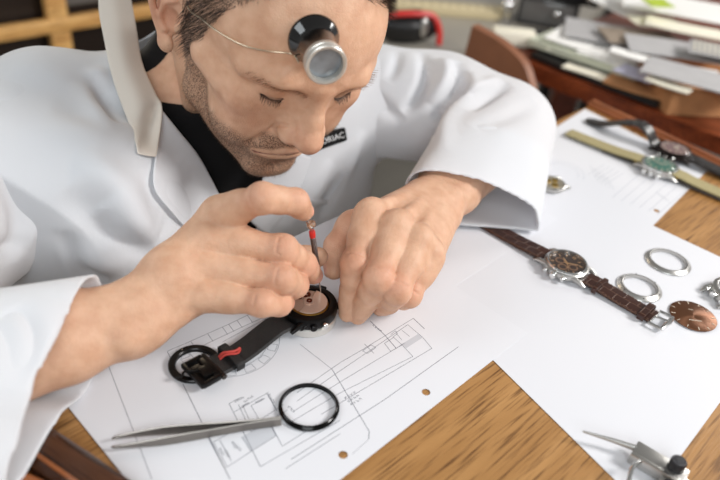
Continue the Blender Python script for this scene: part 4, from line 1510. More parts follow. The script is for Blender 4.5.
# ---------------------------------------------------------------- hands
def hand(wr, elbow, fing, thumb, palm_n, side, vox=0.8):
    """fing: lists of joints MCP, PIP, DIP, tip (index first); palm_n points out of the palm."""
    allp = [np.array(wr)] + [np.array(p) for f in fing for p in f] + [np.array(p) for p in thumb]
    lo = np.min(allp, 0) - 34
    hi = np.max(allp, 0) + 34
    fd = (np.array(elbow) - wr); fd = fd / np.linalg.norm(fd)
    e1 = np.array(wr) + fd * 105
    lo = np.minimum(lo, e1 - 40); hi = np.maximum(hi, e1 + 40)
    g = SDF(lo, hi, vox)
    wr = np.array(wr, float)
    pn = np.array(palm_n, float); pn /= np.linalg.norm(pn)
    across = np.array(fing[3][0]) - np.array(fing[0][0]); across /= np.linalg.norm(across)
    # metacarpals, from a wrist a little wider than deep
    for i, f in enumerate(fing):
        m = np.array(f[0], float)
        w0 = wr + across * (i - 1.5) * 8.0
        r1 = (10.8, 11.0, 10.2, 8.8)[i]
        g.cone(w0 + pn * 3, m + pn * 2.5, 14.0, r1, k=7.5)
        g.cone(w0 + pn * 10, m + pn * 10 + (wr - m) * 0.1, 13, 8.5, k=10)
    # heel of the hand
    t0 = np.array(thumb[0], float)
    g.cone(t0 + pn * 4, np.array(thumb[1]) + pn * 2, 17, 13, k=12)
    m5 = np.array(fing[3][0], float)
    g.cone(wr + (m5 - wr) * .3 + pn * 10 + across * 1, m5 + pn * 9 - across * 2, 13, 8.5, k=12)
    # forearm
    a2 = across - (across @ fd) * fd; a2 /= np.linalg.norm(a2)
    for o in (-6.5, 6.5):
        g.cone(wr + a2 * o + pn * 5, wr + fd * 45 + a2 * o * 1.3 + pn * 4, 16.5, 19.5, k=10)
        g.cone(wr + fd * 45 + a2 * o * 1.3 + pn * 4, wr + fd * 110 + a2 * o * 1.6 + pn * 4, 19.5, 24, k=10)
    g.ell(wr - pn * 7 + across * 14 + fd * 6, (8, 8, 8), k=9)               # ulna head
    # tendons and knuckles
    for i, f in enumerate(fing):
        m = np.array(f[0], float)
        w0 = wr + across * (i - 1.5) * 5 - pn * 10
        g.cone(w0 * .6 + m * .4 - pn * 1.0, m - pn * 9.0, 1.4, 3.2, k=5)
        g.ell(m - pn * 4.0, (9.8, 9.8, 9.8), k=6)
    for fa, fb in zip(fing, fing[1:]):                                      # webs
        pa_ = np.array(fa[0]) * .68 + np.array(fa[1]) * .32
        pb2 = np.array(fb[0]) * .68 + np.array(fb[1]) * .32
        g.cone(pa_ + pn * 1.5, pb2 + pn * 1.5, 7.6, 7.2, k=7)
    g.base = g.d.copy()
    # fingers
    RR = ((11.0, 9.6, 8.2, 6.8), (11.4, 9.9, 8.5, 7.0), (10.9, 9.4, 8.1, 6.6), (9.8, 8.3, 7.2, 5.9))
    nails = []
    for i, f in enumerate(fing):
        P = [np.array(p, float) for p in f]
        r = RR[i]
        Lp = [P[0]]
        rad = [r[0]]
        for a, b, ra, rb, q in ((P[0], P[1], r[0], r[1], 1.03), (P[1], P[2], r[1], r[2], .99), (P[2], P[3], r[2], r[3], .98)):
            Lp += [a * .5 + b * .5, b]
            rad += [(ra + rb) / 2 * q, rb]
        g.chain(Lp, rad, k=9, mode='branch', kj=5)
    P = [np.array(p, float) for p in thumb]
    Lp = [P[0], P[1], P[1] * .5 + P[2] * .5, P[2], P[2] * .4 + P[3] * .6, P[3]]
    g.chain(Lp, [16, 12.5, 10.5, 10.3, 9.6, 7.6], k=12, mode='branch', kj=5)
    # joint creases, nails
    info = []
    for fi, f in enumerate(list(fing) + [thumb]):
        P = [np.array(p, float) for p in f]
        r = RR[fi] if fi < 4 else (13, 11, 10.3, 7.6)
        for j in (1, 2):
            t = P[j] - P[j - 1]; t /= np.linalg.norm(t)
            t2 = P[j + 1] - P[j]; t2 /= np.linalg.norm(t2)
            bend = t - t2                                   # points to the dorsal side of a bent joint
            if np.linalg.norm(bend) < .25 or fi == 4:
                dn = -pn
            else:
                dn = bend / np.linalg.norm(bend)
            dn = dn - (dn @ t) * t; dn /= np.linalg.norm(dn)
            sd = np.cross(t, dn)
            rj = r[j]
            g.ell(P[j] + dn * rj * .17, (rj * .85, rj * .85, rj * .85), k=6)
            if j == 1 or fi < 4:
                for o in ((-3.2, 0, 3.2) if j == 1 else (-1.6, 1.2)):
                    c = P[j] + dn * (rj * 1.07) + (t + t2) * .5 * o
                    g.chain([c - sd * rj * .62 - dn * 1.6, c, c + sd * rj * .62 - dn * 1.6], [.3, .42, .3], k=1.6, mode='cut')
            info.append((P[j] + dn * rj, rj))
        t = P[3] - P[2]; t /= np.linalg.norm(t)
        t1 = P[2] - P[1]; t1 /= np.linalg.norm(t1)
        dn = (t1 - t) if np.linalg.norm(t1 - t) > .2 else -pn
        dn = dn - (dn @ t) * t; dn /= np.linalg.norm(dn)
        sd = np.cross(t, dn)
        rt = r[3]
        nc = P[3] - t * 1.0 + dn * (rt * .62)
        Rn = np.c_[sd, t, dn]
        nails.append((nc, Rn, (rt * .78, rt * .95, rt * .42)))
        g.ell(nc, (rt * .80, rt * 1.0, rt * .44), Rn, k=.6)
    V, Q, _ = g.mesh()
    Q = flip_check(V, Q)
    V = smooth_mesh(V, Q, 2)
    return V, Q, info, nails


# left hand, steadying the watch
LW = np.array((59.0, 511.0, 51.0))
LE = np.array(dep(500, 130, 752))
L_F = [[(5.4, 444.6, 72), (-1.8, 405.7, 55.1), (-2.0, 405.6, 29.2), (-3.6, 401.2, 11)],
       [(25.8, 434.6, 70.5), (15.7, 390.6, 55.4), (9.2, 398.5, 28.2), (4.7, 401.5, 9.5)],
       [(42.4, 428.4, 64), (30.2, 388.8, 47.9), (25.9, 402.6, 25.1), (21.1, 413.5, 9.5)],
       [(53.0, 428.5, 52), (40.6, 402.0, 34.2), (38.0, 414, 20.1), (36.5, 426, 9)]]
L_T = [(34, 492, 38), tuple(dep(355, 228, 566)), tuple(dep(338, 247, 556)), tuple(dep(334, 270, 546))]
lV, lQ, l_inf, l_nail = hand(LW, LE, L_F, L_T, (-.25, -.35, -1), 'L')
# right hand, turning the screwdriver
RW = np.array((-138.0, 334.0, 50.0))
RE = np.array((-338.0, 196.0, 44.0))


def D(x, y, d):
    return tuple(dep(x, y, d))


R_F = [[(-99.4, 401.0, 89.3), (-66.4, 387.5, 115.0), (-46.9, 401.7, 105.5), (-41.5, 411.5, 92.0)],
       [D(209, 240, 482), D(283, 250, 478), D(303, 264, 502), D(313, 275, 518)],
       [D(204, 267, 478), D(282, 279, 472), D(295, 285, 494), D(292, 291, 510)],
       [D(201, 294, 472), D(262, 303, 464), D(279, 304, 480), D(286, 303, 496)]]
R_T = [D(172, 276, 470), D(232, 264, 503), D(286, 262, 522), D(318, 257, 528)]
rn_ = np.cross(np.array(R_F[3][0]) - R_F[0][0], np.array(R_F[1][0]) - RW)
rn_ /= np.linalg.norm(rn_)
if rn_ @ (CAM_C - RW) > 0:
    rn_ = -rn_
rV, rQ, r_inf, r_nail = hand(RW, RE, R_F, R_T, rn_, 'R')

# ---------------------------------------------------------------- trunk and upper arms (inside the clothes)
FW = np.array((0.48, -0.877, 0.0))
SDv = np.array((0.877, 0.48, 0.0))
MS = np.array((-137.0, 650.0, 70.0))
SR, SL = np.array((-292.0, 556.0, 62.0)), np.array(dep(372, 104, 770))
Tb = SDF((-400, 120, -330), (330, 960, 150), 5.0)
Rt = np.c_[SDv, FW, (0, 0, 1)]
Tb.ell(MS + FW * 2 + np.array((0, 0, -110)), (138, 86, 168), Rt)
Tb.ell(MS - FW * 30 + np.array((0, 0, -260)), (120, 85, 130), Rt, k=40)
Tb.cone(SR + (MS - SR) * .12, SL + (MS - SL) * .12, 44, 44, k=40)
Tb.cone(np.array((-152, 655, 92)), MS + np.array((0, 0, -20)), 50, 70, k=30)
Tb.cone(SR, RE, 40, 32, k=20)
Tb.cone(SL, LE, 38, 29, k=20)
Tb.cone(RE, RW + (RE - RW) * .4, 32, 24, k=10)
Tb.cone(LE, LW + (LE - LW) * .4 + np.array((0, 0, -3)), 28, 22, k=10)
tV, tQ, _ = Tb.mesh()
tQ = flip_check(tV, tQ)

# ---------------------------------------------------------------- skin
def mix(c, c2, m):
    return c * (1 - m[:, None]) + np.array(c2) * m[:, None]


def smoothstep(a, b, x):
    t = np.clip((x - a) / (b - a), 0, 1)
    return t * t * (3 - 2 * t)


SK = np.array(lin((216, 174, 145))[:3])
SK_RED = np.array(lin((206, 144, 120))[:3])
SK_NAIL = np.array(lin((226, 170, 150))[:3])
SK_LIP = np.array(lin((164, 110, 92))[:3])

cols, stub = [], []
# head
c = np.tile(SK, (len(hV), 1))
X, Y, Z = hV.T
d = np.linalg.norm((hV - (0, 112, -8)) / (14, 16, 12), axis=1)
c = mix(c, SK_RED, .45 * np.exp(-d ** 2))
for s in (-1, 1):
    d = np.linalg.norm((hV - (s * 46, 70, -8)) / (22, 26, 18), axis=1)
    c = mix(c, SK_RED, .25 * np.exp(-d ** 2))
    d = np.linalg.norm((hV - (s * 82, -18, 6)) / (16, 22, 34), axis=1)
    c = mix(c, SK_RED, .5 * np.exp(-d ** 4))
dl_, _ = poly_dist(hV, [np.array(p) for p in up_lip])
dl2, _ = poly_dist(hV, [np.array(p) for p in lo_lip])
c = mix(c, SK_LIP, .85 * (1 - smoothstep(2.2, 4.0, np.minimum(dl_, dl2))))
for s in (-1, 1):
    lidp = catmull([(s * 43, 78, 19.5), (s * 37, 84, 15), (s * 28, 88, 13), (s * 19, 87.5, 14), (s * 12, 86, 16.5)], 30)
    d, _ = poly_dist(hV, lidp)
    c = mix(c, lin((70, 44, 36))[:3], .75 * np.exp(-(d / 1.3) ** 2))
d, _ = poly_dist(hV, catmull([(-26, 88, -50.8), (-12, 95, -46.6), (0, 98.4, -44.3), (12, 95, -46.6), (26, 88, -50.8)], 30))
c = mix(c, lin((110, 66, 56))[:3], .7 * np.exp(-(d / 1.4) ** 2))
cols.append(c)
# stubble: jaw, chin, moustache, sideburn
jaw = -34 + 0.0 * Y + 26 * smoothstep(55, 12, Y) + 8 * smoothstep(30, 8, Y)      # upper border of the beard
jaw = np.where(Y > 62, -40 + 0.35 * np.clip(np.abs(X) - 20, 0, 30), jaw)
m = smoothstep(6, -6, Z - jaw) * smoothstep(-104, -88, Z + 0.25 * (60 - Y) * (Y < 60)) * smoothstep(2, 14, Y)
lipmask = 1 - smoothstep(4.2, 6.5, np.minimum(dl_, dl2))
mou = smoothstep(30, 24, np.abs(X)) * smoothstep(-22, -28, Z) * smoothstep(-46, -42, Z) * smoothstep(84, 90, Y)
m = np.clip(np.maximum(m, mou) * (1 - lipmask), 0, 1)
stub.append(m)
head_stub = m


def hand_cols(V, info, nails, wr):
    c = np.tile(SK, (len(V), 1))
    for p, r in info:
        d = np.linalg.norm(V - p, axis=1) / (r * 1.15)
        c = mix(c, SK_RED, .42 * np.exp(-(d * .85) ** 2))
    for nc, Rn, rr in nails:
        q = (V - nc) @ Rn
        e = np.sqrt(((q / (np.array(rr) * np.array((1.04, 1.06, 1.25)))) ** 2).sum(1))
        tipd = np.linalg.norm(V - nc, axis=1)
        c = mix(c, SK_RED, .30 * np.exp(-(tipd / 9.) ** 2))
        c = mix(c, SK_NAIL, .9 * (1 - smoothstep(.92, 1.04, e)) * (q[:, 2] > 0))
    return c


cols.append(hand_cols(lV, l_inf, l_nail, LW)); stub.append(np.zeros(len(lV)))
cols.append(hand_cols(rV, r_inf, r_nail, RW)); stub.append(np.zeros(len(rV)))
cols.append(np.tile(SK, (len(tV), 1))); stub.append(np.zeros(len(tV)))
hVw = hw(hV)
hQw = flip_check(hVw, hQ)
VV_ = [hVw, lV, rV, tV]
QQ = [hQw, lQ, rQ, tQ]
off = 0
Qs = []
for v_, q_ in zip(VV_, QQ):
    Qs.append(q_.astype(np.int64) + off)
    off += len(v_)
bV = np.concatenate(VV_); bQ = np.concatenate(Qs)
bc = np.concatenate(cols); bc = np.c_[bc, np.ones(len(bc))]

M_SKIN, nt, pb_ = new_mat('skin')
at = nt.nodes.new('ShaderNodeAttribute'); at.attribute_name = 'skin_tone'
st_ = nt.nodes.new('ShaderNodeAttribute'); st_.attribute_name = 'stubble'
tc = nt.nodes.new('ShaderNodeTexCoord')
mott = nt.nodes.new('ShaderNodeTexNoise'); mott.inputs['Scale'].default_value = 90; mott.inputs['Detail'].default_value = 4
nt.links.new(tc.outputs['Object'], mott.inputs['Vector'])
mm = nt.nodes.new('ShaderNodeMix'); mm.data_type = 'RGBA'; mm.blend_type = 'MULTIPLY'; mm.inputs['Factor'].default_value = 0.8
cr = nt.nodes.new('ShaderNodeValToRGB')
cr.color_ramp.elements[0].position = .3; cr.color_ramp.elements[0].color = (.80, .70, .64, 1)
cr.color_ramp.elements[1].position = .7; cr.color_ramp.elements[1].color = (1.0, 1.0, 1.0, 1)
nt.links.new(mott.outputs['Fac'], cr.inputs['Fac'])
nt.links.new(at.outputs['Color'], mm.inputs['A']); nt.links.new(cr.outputs['Color'], mm.inputs['B'])
sn = nt.nodes.new('ShaderNodeTexNoise'); sn.inputs['Scale'].default_value = 1100; sn.inputs['Detail'].default_value = 1
nt.links.new(tc.outputs['Object'], sn.inputs['Vector'])
sr = nt.nodes.new('ShaderNodeMapRange'); sr.inputs['From Min'].default_value = .42; sr.inputs['From Max'].default_value = .62; sr.inputs['To Min'].default_value = .18; sr.inputs['To Max'].default_value = .85
nt.links.new(sn.outputs['Fac'], sr.inputs['Value'])
sm_ = nt.nodes.new('ShaderNodeMath'); sm_.operation = 'MULTIPLY'
nt.links.new(sr.outputs['Result'], sm_.inputs[0]); nt.links.new(st_.outputs['Fac'], sm_.inputs[1])
m2 = nt.nodes.new('ShaderNodeMix'); m2.data_type = 'RGBA'; m2.inputs['B'].default_value = lin((62, 46, 38))
nt.links.new(sm_.outputs['Value'], m2.inputs['Factor']); nt.links.new(mm.outputs['Result'], m2.inputs['A'])
nt.links.new(m2.outputs['Result'], pb_.inputs['Base Color'])
pb_.inputs['Roughness'].default_value = .52
pb_.inputs['Specular IOR Level'].default_value = .35
pb_.inputs['Subsurface Weight'].default_value = .12
pb_.inputs['Subsurface Radius'].default_value = (1.0, .35, .2)
pb_.inputs['Subsurface Scale'].default_value = .004
wv = nt.nodes.new('ShaderNodeTexVoronoi'); wv.inputs['Scale'].default_value = 900
nt.links.new(tc.outputs['Object'], wv.inputs['Vector'])
n2 = nt.nodes.new('ShaderNodeTexNoise'); n2.inputs['Scale'].default_value = 260; n2.inputs['Detail'].default_value = 5
nt.links.new(tc.outputs['Object'], n2.inputs['Vector'])
ad = nt.nodes.new('ShaderNodeMath'); ad.operation = 'MULTIPLY_ADD'; ad.inputs[1].default_value = .5
nt.links.new(wv.outputs['Distance'], ad.inputs[0]); nt.links.new(n2.outputs['Fac'], ad.inputs[2])
bp = nt.nodes.new('ShaderNodeBump'); bp.inputs['Strength'].default_value = .42; bp.inputs['Distance'].default_value = .0008
nt.links.new(ad.outputs['Value'], bp.inputs['Height']); nt.links.new(bp.outputs['Normal'], pb_.inputs['Normal'])
body = mesh_obj('body', bV, bQ, M_SKIN, person, PO, attrs={'skin_tone': bc, 'stubble': np.concatenate(stub)})
# ------------------------------------------------------------------ clothes
def cloth(name, rgb, rough=.85, weave=1800, thin=0.0):
    m, nt, b = new_mat(name)
    b.inputs['Base Color'].default_value = lin(rgb)
    b.inputs['Roughness'].default_value = rough
    b.inputs['Specular IOR Level'].default_value = .2
    b.inputs['Sheen Weight'].default_value = .15
    tc = nt.nodes.new('ShaderNodeTexCoord')
    n1 = nt.nodes.new('ShaderNodeTexNoise'); n1.inputs['Scale'].default_value = 28; n1.inputs['Detail'].default_value = 5
    n2 = nt.nodes.new('ShaderNodeTexNoise'); n2.inputs['Scale'].default_value = weave; n2.inputs['Detail'].default_value = 1
    for n in (n1, n2):
        nt.links.new(tc.outputs['Object'], n.inputs['Vector'])
    b1 = nt.nodes.new('ShaderNodeBump'); b1.inputs['Strength'].default_value = .22; b1.inputs['Distance'].default_value = .004
    b2 = nt.nodes.new('ShaderNodeBump'); b2.inputs['Strength'].default_value = .25; b2.inputs['Distance'].default_value = .0004
    nt.links.new(n1.outputs['Fac'], b1.inputs['Height'])
    nt.links.new(n2.outputs['Fac'], b2.inputs['Height'])
    nt.links.new(b1.outputs['Normal'], b2.inputs['Normal'])
    nt.links.new(b2.outputs['Normal'], b.inputs['Normal'])
    if thin:
        tr = nt.nodes.new('ShaderNodeBsdfTranslucent')
        tr.inputs['Color'].default_value = lin(rgb)
        ms = nt.nodes.new('ShaderNodeMixShader'); ms.inputs['Fac'].default_value = thin
        nt.links.new(b.outputs['BSDF'], ms.inputs[1]); nt.links.new(tr.outputs['BSDF'], ms.inputs[2])
        nt.links.new(ms.outputs['Shader'], nt.nodes.get('Material Output').inputs['Surface'])
    return m


M_COAT = cloth('white_coat_cotton', (237, 238, 241), thin=.32)
M_COLLAR_SHADE = cloth('shaded_collar_cotton', (226, 217, 206), thin=.15)  # same coat cotton, with the collar's warm shade put into its colour
M_TEE = cloth('black_jersey', (14, 13, 14), .9, 1400)

# undershirt: the trunk a little larger, up to the base of the neck
U = SDF((-330, 480, -330), (120, 880, 190), 4.0)
U.ell(MS + FW * 2 + np.array((0, 0, -110)), (141, 89, 171), Rt)
U.cone(SR + (MS - SR) * .2, SL + (MS - SL) * .2, 49, 49, k=40)
nb0 = np.array((-152., 655., 92.)); nt0 = hw((0, -30, -70))
U.cone(nb0 + np.array((0, 0, -60)), nb0 + (nt0 - nb0) * .10, 86, 64, k=30)
U.chain([hw((0, -30, -48)), hw((0, -34, -62)), hw(nb * 0.55 + np.array((0, -22, -25)) * 0.45), nb0], [55, 55, 56, 64], k=18)
U.chain([hw((54, -20, -38)), hw((40, 0, -95)), hw((18, 8, -150))], [17, 15, 14.5], k=14)
U.chain([hw((-54, -20, -38)), hw((-46, 0, -95)), hw((-40, 8, -150))], [17, 15, 14.5], k=14)
axn = (nt0 - nb0) / np.linalg.norm(nt0 - nb0)
U.plane_cut(nb0 + (nt0 - nb0) * .74, axn - FW * .50, k=3)
uV, uQ, _ = U.mesh(); uQ = flip_check(uV, uQ); uV = smooth_mesh(uV, uQ, 2)
mesh_obj('undershirt', uV, uQ, M_TEE, person, PO)

# coat trunk
Ct = SDF((-420, 420, -330), (210, 960, 190), 3.2)
Ct.ell(MS + FW * 2 + np.array((0, 0, -110)), (153, 103, 186), Rt)
Ct.ell(MS - FW * 25 + np.array((0, 0, -260)), (138, 104, 140), Rt, k=50)
Ct.cone(SR + (MS - SR) * .04, SL + (MS - SL) * .10 + np.array((0, 0, 6)), 58, 50, k=45)
Ct.cone(SR, SR + (RE - SR) * .3, 58, 56, k=30)
Ct.cone(SL + np.array((0, 0, 6)), SL + (LE - SL) * .3, 49, 46, k=30)
Ct.ell(dep(98, 232, 600), (82, 66, 100), Rt, k=50)
Ct.cone(nb0 + np.array((0, 10, -50)), nb0 - FW * 24 + np.array((0, 0, -16)), 92, 62, k=30)
cV, cQ, _ = Ct.mesh(); cQ = flip_check(cV, cQ); cV = smooth_mesh(cV, cQ, 3)
cV = folds(cV, cQ, [
    ([(98, 212), (112, 232), (133, 247), (156, 254)], -11, 9), ([(104, 200), (130, 224), (160, 236)], 9, 16),
    ([(70, 170), (100, 176), (130, 190), (170, 222)], 7, 16), ([(66, 190), (88, 218), (104, 250)], -5, 12),
    ([(52, 110), (92, 116), (128, 140)], -4, 14), ([(58, 262), (90, 262), (124, 272)], 7, 12),
    ([(140, 172), (150, 205), (166, 236)], -5, 9), ([(8, 70), (60, 80), (110, 120)], 3, 18), ([(74, 44), (94, 76), (122, 122)], -8, 7), ([(84, 42), (96, 66), (106, 92)], 4, 8), ([(60, 44), (82, 84), (112, 132)], 4, 9),
    ([(150, 190), (168, 214), (190, 236)], -4, 6), ([(84, 150), (120, 196), (150, 226)], 6, 12), ([(60, 230), (84, 268), (120, 282)], -7, 9),
    ([(346, 170), (330, 198), (318, 224)], -7, 8), ([(330, 160), (318, 185), (300, 214)], 5, 9),
    ([(362, 130), (352, 160), (340, 190)], 5, 9), ([(300, 175), (292, 200), (285, 225)], -4, 7),
])
# the front opening, in coordinates of the chest (across, up)
cb = caster(cV, cQ)
vp = [(128, 14), (140, 70), (162, 122), (190, 166), (212, 206), (240, 250), (262, 222), (276, 184), (284, 150)]
vpt = []
for x, y in vp:
    p = hit(cb, x, y)
    vpt.append(((p - MS) @ SDv, p[2]) if p is not None else None)
vpt = [v for v in vpt if v is not None]
vpt += [(vpt[-1][0] + 10, 120), (vpt[0][0] - 4, 260)]


def inpoly(x, y, poly):
    r = np.zeros(len(x), bool)
    j = len(poly) - 1
    for i in range(len(poly)):
        xi, yi = poly[i]; xj, yj = poly[j]
        c = ((yi > y) != (yj > y)) & (x < (xj - xi) * (y - yi) / (yj - yi + 1e-9) + xi)
        r ^= c
        j = i
    return r


fc = cV[cQ].mean(1)
inside = inpoly((fc - MS) @ SDv, fc[:, 2], vpt) & (((fc - MS) @ FW) > -30)
nk = np.linalg.norm(np.cross(fc - nb0, (nt0 - nb0) / np.linalg.norm(nt0 - nb0)), axis=1)
inside |= (nk < 93) & (((fc - nb0) @ axn) > 14) & (((fc - MS) @ FW) > -10)
inside |= (nk < 84) & (((fc - nb0) @ axn) > -30) & (((fc - MS) @ FW) > -10)
inside |= (nk < 80) & (((fc - nb0) @ axn) > 0)
cQ2 = cQ[~inside]
coat = mesh_obj('lab_coat', cV, cQ2, M_COAT, person, PO, solid=1.6)
cb = caster(cV, cQ)


# ---- sleeves: full chain from the shoulder, open and hollow at the cuff
def sleeve(name, sh, el, rim, n, r_sh, r_el, fl, extra=(), vox=1.7, wall=2.2, floor_y=None, rest=1.4):
    """rim: closed polygon of (point, radius) that the cuff follows; n: the way the cuff opens."""
    n = np.array(n, float); n /= np.linalg.norm(n)
    pts = []
    c0 = np.mean([p for p, r in rim], 0)
    for (p, r), (q, r2) in zip(rim, rim[1:] + rim[:1]):
        p, q = np.array(p, float), np.array(q, float)
        m = max(1, int(np.linalg.norm(q - p) / 5))
        for k in range(m):
            a = p + (q - p) * k / m; rr = r + (r2 - r) * k / m
            v = c0 - a; v /= np.linalg.norm(v)
            pts.append((a + v * rr, rr))
    allp = np.array([sh, el] + [p for p, r in rim] + [p for p, q, ra, rb in extra])
    g = SDF(allp.min(0) - 75, allp.max(0) + 75, vox)
    def shape(d, out):
        out.cone(sh, el, r_sh - d, r_el - d)
        for p, q, ra, rb in extra:
            out.cone(p, q, ra - d, rb - d, k=30)
        for p, r in pts:
            q0_ = el + (p - c0) * .25
            out.cone(q0_, p + (p - q0_) / np.linalg.norm(p - q0_) * 26, r_el * .86 - d, r - d, k=10)
        out.cone(el, c0 + n * 26, r_el - d, 24 - d, k=20)
    shape(0.0, g)
    inner = SDF(g.lo, g.lo + (np.array(g.n) - 1) * vox, vox)
    inner.n = g.n; inner.d = np.full(g.n, BIG, np.float32)
    shape(wall, inner)
    inner.plane_cut(c0 - n * 80, -n, k=4)
    yy = (np.arange(g.n[1]) * vox + g.lo[1])[None, :, None]
    zz = (np.arange(g.n[2]) * vox + g.lo[2])[None, None, :]
    zf = rest + (0 * yy if floor_y is None else 14.6 * smoothstep(floor_y[0], floor_y[1], yy))     # it lies on the bench and on the wooden rest
    inner.d = np.maximum(inner.d, (zf + 2.6 - zz).astype(np.float32))
    g.d = np.maximum(g.d, -inner.d[:g.d.shape[0], :g.d.shape[1], :g.d.shape[2]])
    g.plane_cut(c0, n)
    g.d = np.maximum(g.d, (zf - zz).astype(np.float32))
    V, Q, _ = g.mesh(); Q = flip_check(V, Q)
    V = smooth_mesh(V, Q, 3)
    V = folds(V, Q, fl)
    V[:, 2] = np.maximum(V[:, 2], 1.0)
    return mesh_obj(name, V, Q, M_COAT, coat, PO), V, Q


R_rim = [((-166, 338, 68), 11), (tab(64, 338, 60), 10), (tab(40, 390, 42), 9), (tab(24, 482, 19), 7), (tab(60, 424, 17), 7), (tab(88, 377, 3), 7), ((-162, 336, 40), 10)]
L_rim = [(dep(418, 178, 606), 9), (dep(470, 192, 606), 9), (tab(528, 206, 30), 6), (tab(529, 233, 3), 6), (tab(486, 232, 6), 6), (tab(440, 229, 4), 8), (tab(418, 196, 30), 9)]
for nm_, rm_ in (('R', R_rim), ('L', L_rim)):
    rm_[:] = [(np.array(p, float), r) for p, r in rm_]


def rim_normal(rim, toward):
    P = np.array([p for p, r in rim]); c = P.mean(0)
    u, s_, vt = np.linalg.svd(P - c)
    return vt[2] if vt[2] @ toward > 0 else -vt[2]


fdR = (RW - RE) / np.linalg.norm(RW - RE)
fdL = (LW - LE) / np.linalg.norm(LW - LE)
nR, nL = rim_normal(R_rim, fdR), rim_normal(L_rim, fdL)
slR, sRV, sRQ = sleeve('sleeve', SR, RE, R_rim, nR, 58, 56, [
    ([(-10, 100), (20, 122), (40, 156)], -5, 6), ([(5, 310), (26, 340), (18, 390)], -5, 9), ([(60, 300), (40, 340), (16, 420)], 3, 12),
    ([(2, 180), (20, 220), (10, 260)], -8, 9), ([(30, 170), (36, 210), (26, 250)], 4, 9), ([(-20, 240), (10, 250), (30, 240)], -6, 7)],
    floor_y=(306, 272), extra=[(SR + np.array((12, -30, -6)), np.array(dep(-22, 215, 560)), 52, 52), (np.array(dep(-22, 215, 560)), RE, 52, 52)])
slL, sLV, sLQ = sleeve('sleeve', SL, LE, L_rim, nL, 58, 46, [
    ([(421, 52), (425, 74), (416, 98), (402, 112)], -12, 6),
    ([(455, 61), (459, 82), (440, 112), (428, 146)], -17, 7), ([(443, 58), (446, 78), (430, 104)], 9, 9), ([(474, 72), (468, 94), (448, 124), (440, 152)], 10, 9),
    ([(398, 50), (396, 64), (388, 82)], -5, 6), ([(510, 84), (488, 96), (466, 112)], -8, 7), ([(536, 104), (508, 116), (474, 128)], -4, 9), ([(500, 78), (482, 86), (470, 96)], 5, 6), 
    ([(370, 92), (384, 106), (404, 122)], -5, 7)],
    rest=4.9, extra=[(SL, np.array(dep(440, 106, 762)), 57, 49), (np.array(dep(440, 106, 762)), LE, 49, 46)])


# ---- collar, lapels
def strip(name, rows, mats, th=1.8, n=26, parent=None):
    """rows: polylines (3-D) from the inner edge to the outer one, all running the same way."""
    R = [np.array(catmull(r, n)) for r in rows]
    m = 9
    G = np.zeros((n, m, 3))
    for i in range(n):
        G[i] = np.array(catmull([r[i] for r in R], m)) if len(R) > 2 else np.array([R[0][i] + (R[1][i] - R[0][i]) * k / (m - 1) for k in range(m)])
    V = G.reshape(-1, 3)
    Q = np.array([(i * m + j, (i + 1) * m + j, (i + 1) * m + j + 1, i * m + j + 1) for i in range(n - 1) for j in range(m - 1)])
    nn = np.cross(V[Q[:, 2]] - V[Q[:, 0]], V[Q[:, 3]] - V[Q[:, 1]]).mean(0)
    if nn @ (CAM_C - V.mean(0)) < 0:
        Q = Q[:, ::-1]
    o = mesh_obj(name, V, Q, mats, coat if parent is None else parent, PO, solid=th, sub=1)
    return o


allV = np.concatenate([cV, bV]); allQ = np.concatenate([cQ, bQ + len(cV)])
ab = caster(allV, allQ)


def on(x, y, lift, d=None):
    p = hit(cb, x, y) if d is None else None
    if p is None:
        return np.array(dep(x, y, d if d else 620))
    v = CAM_C - p; v /= np.linalg.norm(v)
    return p + v * lift


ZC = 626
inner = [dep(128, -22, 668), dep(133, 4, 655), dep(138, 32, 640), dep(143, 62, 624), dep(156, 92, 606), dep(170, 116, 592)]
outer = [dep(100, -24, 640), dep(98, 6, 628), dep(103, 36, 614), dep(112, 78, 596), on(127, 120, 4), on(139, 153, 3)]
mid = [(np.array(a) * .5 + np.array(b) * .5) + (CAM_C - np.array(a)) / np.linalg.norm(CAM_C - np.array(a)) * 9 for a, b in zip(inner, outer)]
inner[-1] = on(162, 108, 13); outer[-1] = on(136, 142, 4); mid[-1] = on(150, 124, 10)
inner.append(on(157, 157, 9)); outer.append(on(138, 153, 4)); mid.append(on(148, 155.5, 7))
strip('collar', [inner, mid, outer], M_COLLAR_SHADE)


def across_neck(p):
    p = np.array(p, float)
    return p - 2 * ((p - nb0) @ SDv) * SDv


strip('collar', [[across_neck(p) for p in row[:-3]] for row in (inner, mid, outer)], M_COLLAR_SHADE)
li = [on(160, 106, 11), on(180, 131, 9), on(200, 156, 8), on(218, 190, 7), on(234, 224, 6), on(246, 250, 5)]
lm = [on(158, 132, 11), on(170, 150, 10), on(182, 172, 9), on(198, 200, 8), on(218, 228, 7), on(236, 254, 5)]
lo_ = [on(157, 157, 8), on(154, 176, 7), on(156, 192, 6), on(171, 211, 6), on(192, 234, 5), on(222, 258, 4)]
strip('lapel', [li, lm, lo_], M_COAT)
ri = [on(272, 140, 6), on(266, 165, 6), on(262, 182, 6), on(257, 200, 6), on(250, 222, 5)]
ro = [on(312, 158, 4), on(306, 176, 4), on(298, 196, 4), on(286, 214, 4), on(268, 236, 4)]
rm = [(a + b) / 2 + (CAM_C - a) / np.linalg.norm(CAM_C - a) * 3 for a, b in zip(ri, ro)]
strip('lapel', [ri, rm, ro], M_COAT)
